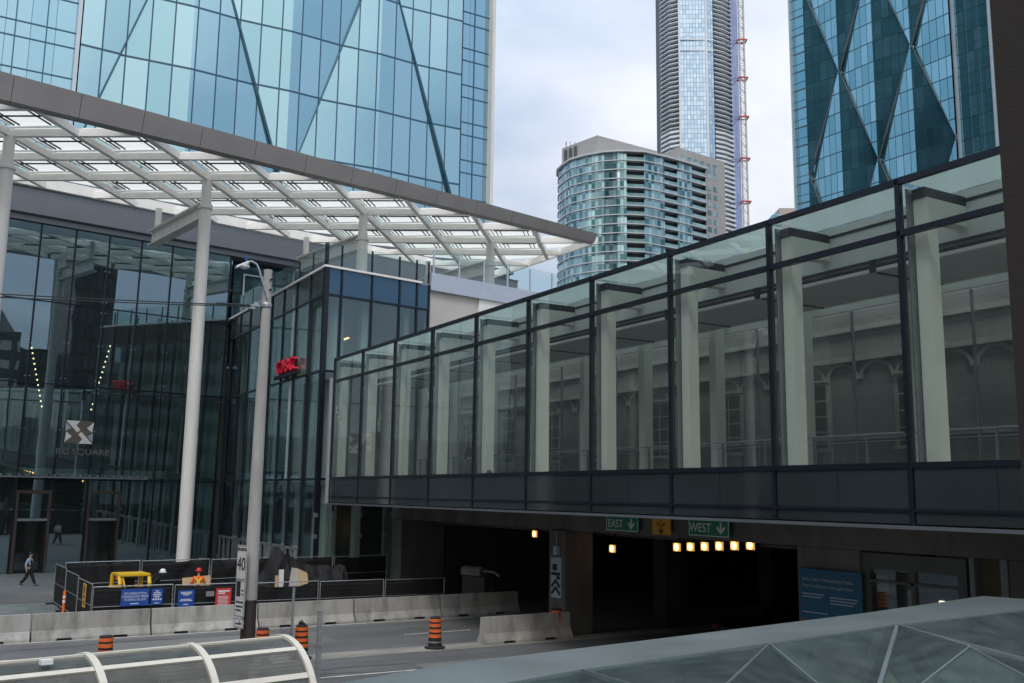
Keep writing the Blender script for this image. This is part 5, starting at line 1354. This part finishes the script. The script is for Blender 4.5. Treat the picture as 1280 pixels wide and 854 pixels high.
# ------------------------------------------------------------------ people
def skin(name, V, Eg, mat, parent, root=0, lv=2):
    me = bpy.data.meshes.new(name); ks = list(V)
    me.from_pydata([V[k][0] for k in ks], [(ks.index(a), ks.index(b)) for a, b in Eg], [])
    me.materials.append(mat)
    o = bpy.data.objects.new(name, me); COL.objects.link(o); o.parent = parent
    o.modifiers.new('skin', 'SKIN')
    if not me.skin_vertices: me.skin_vertices.new() if hasattr(me.skin_vertices, 'new') else None
    sk = me.attributes.get('skin') 
    layer = me.skin_vertices[0].data
    for i, k in enumerate(ks):
        r = V[k][1]; r = r if isinstance(r, tuple) else (r, r)
        layer[i].radius = r; layer[i].use_root = (i == root)
    sb = o.modifiers.new('smooth', 'SUBSURF'); sb.levels = lv; sb.render_levels = lv
    o.modifiers['skin'].use_smooth_shade = True
    return o
def person(label, loc, rz, pose, top, legs, hat=None, hat_kind=None, vest=None, hair=True, bag=False, scale=1.0):
    """pose: per side (elbow, wrist, knee, ankle) in metres, facing -y, feet at z 0"""
    t = thing('person', label, 'person', loc, rz)
    t.scale = (scale,)*3
    lean = pose.get('lean', 0.0)
    def L(p): return (p[0], p[1] - lean*max(0, p[2]-.95), p[2] - .25*abs(lean)*max(0, p[2]-.95) - pose.get('drop', 0))
    V = {'pel': (L((0,0,.95)), (.13,.10)), 'wai': (L((0,0,1.10)), (.125,.095)), 'che': (L((0,.0,1.30)), (.155,.11)), 'nb': (L((0,.0,1.46)), .062), 'nk': (L((0,-.012,1.53)), .055),
         'jaw': (L((0,-.035,1.60)), (.066,.078)), 'hd': (L((0,-.03,1.68)), (.078,.094)), 'cr': (L((0,-.02,1.745)), (.062,.072))}
    Eg = [('pel','wai'),('wai','che'),('che','nb'),('nb','nk'),('nk','jaw'),('jaw','hd'),('hd','cr')]
    for s, k in ((1, 'l'), (-1, 'r')):
        el, wr, kn, an = pose[k]
        V['sh'+k] = (L((s*.185,0,1.41)), .058); V['el'+k] = (L(el), .043); V['wr'+k] = (L(wr), .029)
        V['hp'+k] = ((s*.09,0,.90-pose.get('drop',0)), .088); V['kn'+k] = (kn, .058); V['an'+k] = (an, .038); V['to'+k] = ((an[0]+s*.01, an[1]-.10, an[2]-.045), (.028,.018))
        Eg += [('che','sh'+k),('sh'+k,'el'+k),('el'+k,'wr'+k),('pel','hp'+k),('hp'+k,'kn'+k),('kn'+k,'an'+k),('an'+k,'to'+k)]
    skin('body', V, Eg, M['skin'], t)
    hd = Vector(V['hd'][0])
    MB().ball((hd.x, hd.y-.095, hd.z-.015), .018, 8, 6, (.8,1.2,1.3)).ball((hd.x+.08, hd.y+.005, hd.z-.01), .022, 8, 6, (.4,.8,1.2)).ball((hd.x-.08, hd.y+.005, hd.z-.01), .022, 8, 6, (.4,.8,1.2)).build('nose_and_ears', M['skin'], t, smooth=True)
    ey = MB()
    for s in (1, -1): ey.ball((hd.x+s*.032, hd.y-.086, hd.z+.012), .011, 8, 6)
    ey.build('eyes', M['hair'], t, smooth=True)
    MB().box(hd.x-.025, hd.x+.025, hd.y-.093, hd.y-.085, hd.z-.065, hd.z-.056).build('mouth', solid('lips', (.3,.12,.1), .5), t)
    for k, s in (('l', 1), ('r', -1)):
        w = Vector(V['wr'+k][0]); e = Vector(V['el'+k][0]); d = (w-e).normalized()
        sd_ = d.cross(Vector((0,1,0))); sd_ = sd_.normalized() if sd_.length > .1 else Vector((1,0,0)); up_ = sd_.cross(d)
        hm_ = MB().tube([w-d*.02, w+d*.03, w+d*.08, w+d*.105], [.027,.038,.04,.03], 10)
        for i, ln in enumerate((.065,.078,.072,.055)):
            b_ = w + d*.095 + sd_*(.03-.02*i); hm_.tube([b_, b_+d*ln*.55+up_*.006, b_+d*ln+up_*.026], [.0095,.009,.007], 6)
        b_ = w + d*.035 + sd_*.034; hm_.tube([b_, b_+sd_*.022+d*.03, b_+sd_*.026+d*.065+up_*.012], [.012,.011,.008], 6)
        hm_.build('hand', M['skin'], t, smooth=True)
    # clothes
    g = lambda k, a: (V[k][0], tuple((x+a) for x in (V[k][1] if isinstance(V[k][1], tuple) else (V[k][1],)*2)))
    TV = {k: g(k, .024) for k in ('pel','wai','che','shl','ell','shr','elr')}
    TV['nb'] = (L((0,.0,1.435)), .085)
    for k in 'lr':
        w, e = Vector(V['wr'+k][0]), Vector(V['el'+k][0]); TV['wr'+k] = (tuple(w-(w-e)*.06), .043)
    skin('top_clothing', TV, [('pel','wai'),('wai','che'),('che','nb')] + [x for k in 'lr' for x in (('che','sh'+k),('sh'+k,'el'+k),('el'+k,'wr'+k))], top, t)
    LV = {'wa': (L((0,0,1.03)), (.15,.12)), 'pel': (V['pel'][0], (.155,.125))}
    for k in 'lr':
        LV['hp'+k] = g('hp'+k, .02); LV['kn'+k] = g('kn'+k, .04); LV['an'+k] = ((V['an'+k][0][0], V['an'+k][0][1], V['an'+k][0][2]-.0), .078)
    skin('trousers', LV, [('wa','pel')] + [x for k in 'lr' for x in (('pel','hp'+k),('hp'+k,'kn'+k),('kn'+k,'an'+k))], legs, t)
    for k, s in (('l', 1), ('r', -1)):
        a = V['an'+k][0]
        skin('shoe', {'h': ((a[0], a[1]+.045, a[2]-.045), (.042,.036)), 'm': ((a[0]+s*.008, a[1]-.06, a[2]-.05), (.045,.034)), 't': ((a[0]+s*.02, a[1]-.19, a[2]-.055), (.042,.026))}, [('h','m'),('m','t')], M['black'], t)
    if hair:
        MB().ball((hd.x, hd.y+.018, hd.z+.03), .098, 14, 10, (.93,1.0,.98)).build('hair', M['hair'], t, smooth=True)
    if hat is not None:
        if hat_kind == 'helmet':
            MB().lathe([(.165,0),(.16,.012),(.128,.02),(.125,.06),(.10,.115),(.05,.145),(.001,.15)], 18, (hd.x, hd.y-.01, hd.z+.015)).build('helmet', hat, t, smooth=True)
        else:
            MB().lathe([(.108,-.03),(.11,.03),(.09,.085),(.05,.11),(.001,.118)], 16, (hd.x, hd.y+.01, hd.z+.02)).build('cap', hat, t, smooth=True)
    if vest is not None:
        VV = {k: g(k, .036) for k in ('pel','wai','che')}; VV['up'] = (L((0,.0,1.41)), (.15,.105))
        vo = skin('vest', VV, [('pel','wai'),('wai','che'),('che','up')], vest, t)
        if vest is M['hivis']:
            b_ = MB()
            yb = .175
            b_.bar(L((-.13,yb+.004,1.05)) , L((.13,yb,1.40)), .05, .012, (0,1,0)).bar(L((.13,yb+.006,1.05)), L((-.13,yb+.002,1.40)), .05, .014, (0,1,0))
            b_.bar(L((-.16,yb-.005,1.03)), L((.16,yb-.005,1.03)), .05, .01, (0,1,0))
            b_.build('reflective_stripe', M['lime'], vo)
    return t
walk = {'l': ((.23,.09,1.13),(.22,-.02,.90),(.10,-.16,.50),(.10,-.33,.09)), 'r': ((-.23,.10,1.13),(-.22,.05,.88),(-.10,.07,.48),(-.10,.37,.13))}
stand = {'l': ((.25,.03,1.13),(.25,-.06,.89),(.10,-.02,.49),(.11,.02,.085)), 'r': ((-.25,.03,1.13),(-.25,-.06,.89),(-.10,-.02,.49),(-.11,.02,.085))}
hold = {'l': ((.27,-.06,1.14),(.30,-.30,1.12),(.11,-.02,.49),(.13,.02,.085)), 'r': ((-.27,-.06,1.14),(-.30,-.30,1.12),(-.11,-.02,.49),(-.13,.02,.085))}
bend = dict(stand); bend['lean'] = .45
person('man in a pale blue shirt and dark waistcoat striding across the plaza at the left', (5.0, 59.8, .1), 62, walk, M['shirt_blue'], M['dark_cloth'], vest=M['dark_cloth'])
person('worker in an orange jacket with a lime cross and red helmet, back turned, holding plywood', (10.72, 45.75, .1), 168, hold, M['hivis'], M['dark_cloth'], hat=M['helmet_red'], hat_kind='helmet', vest=M['hivis'], scale=.97)
person('worker with a white helmet leaning beside the yellow excavator', (8.72, 45.5, .1), 75, bend, M['dark_cloth'], M['dark_cloth'], hat=M['helmet_white'], hat_kind='helmet', scale=1.03)
person('passer-by with dark hair and white shirt, only the head showing above the back fence', (13.1, 56.0, .1), 60, walk, M['white'], M['dark_cloth'], scale=.94)
person('person in a dark jacket, purple cap and khaki trousers standing inside the footbridge', (21.6, 40.5, 6.0), -60, stand, M['dark_cloth'], M['khaki'], hat=M['cap_purple'], hat_kind='cap')
t = thing('red_spot_shape', 'small dark red rounded shape added for a red spot beside a cream column', 'bag', (18.0, 32.3, 6.0))  # bag shape made up to stand for a red spot in the glass
MB().ball((0,0,.12), .14, 14, 10, (1.1,.8,.85)).build('bag', solid('spot_red', (.16,.03,.035), .7, var=.2), t, smooth=True)
MB().tube([(-.09,0,.21),(-.06,0,.31),(.06,0,.31),(.09,0,.21)], .015, 6).build('handle', M['black'], t)
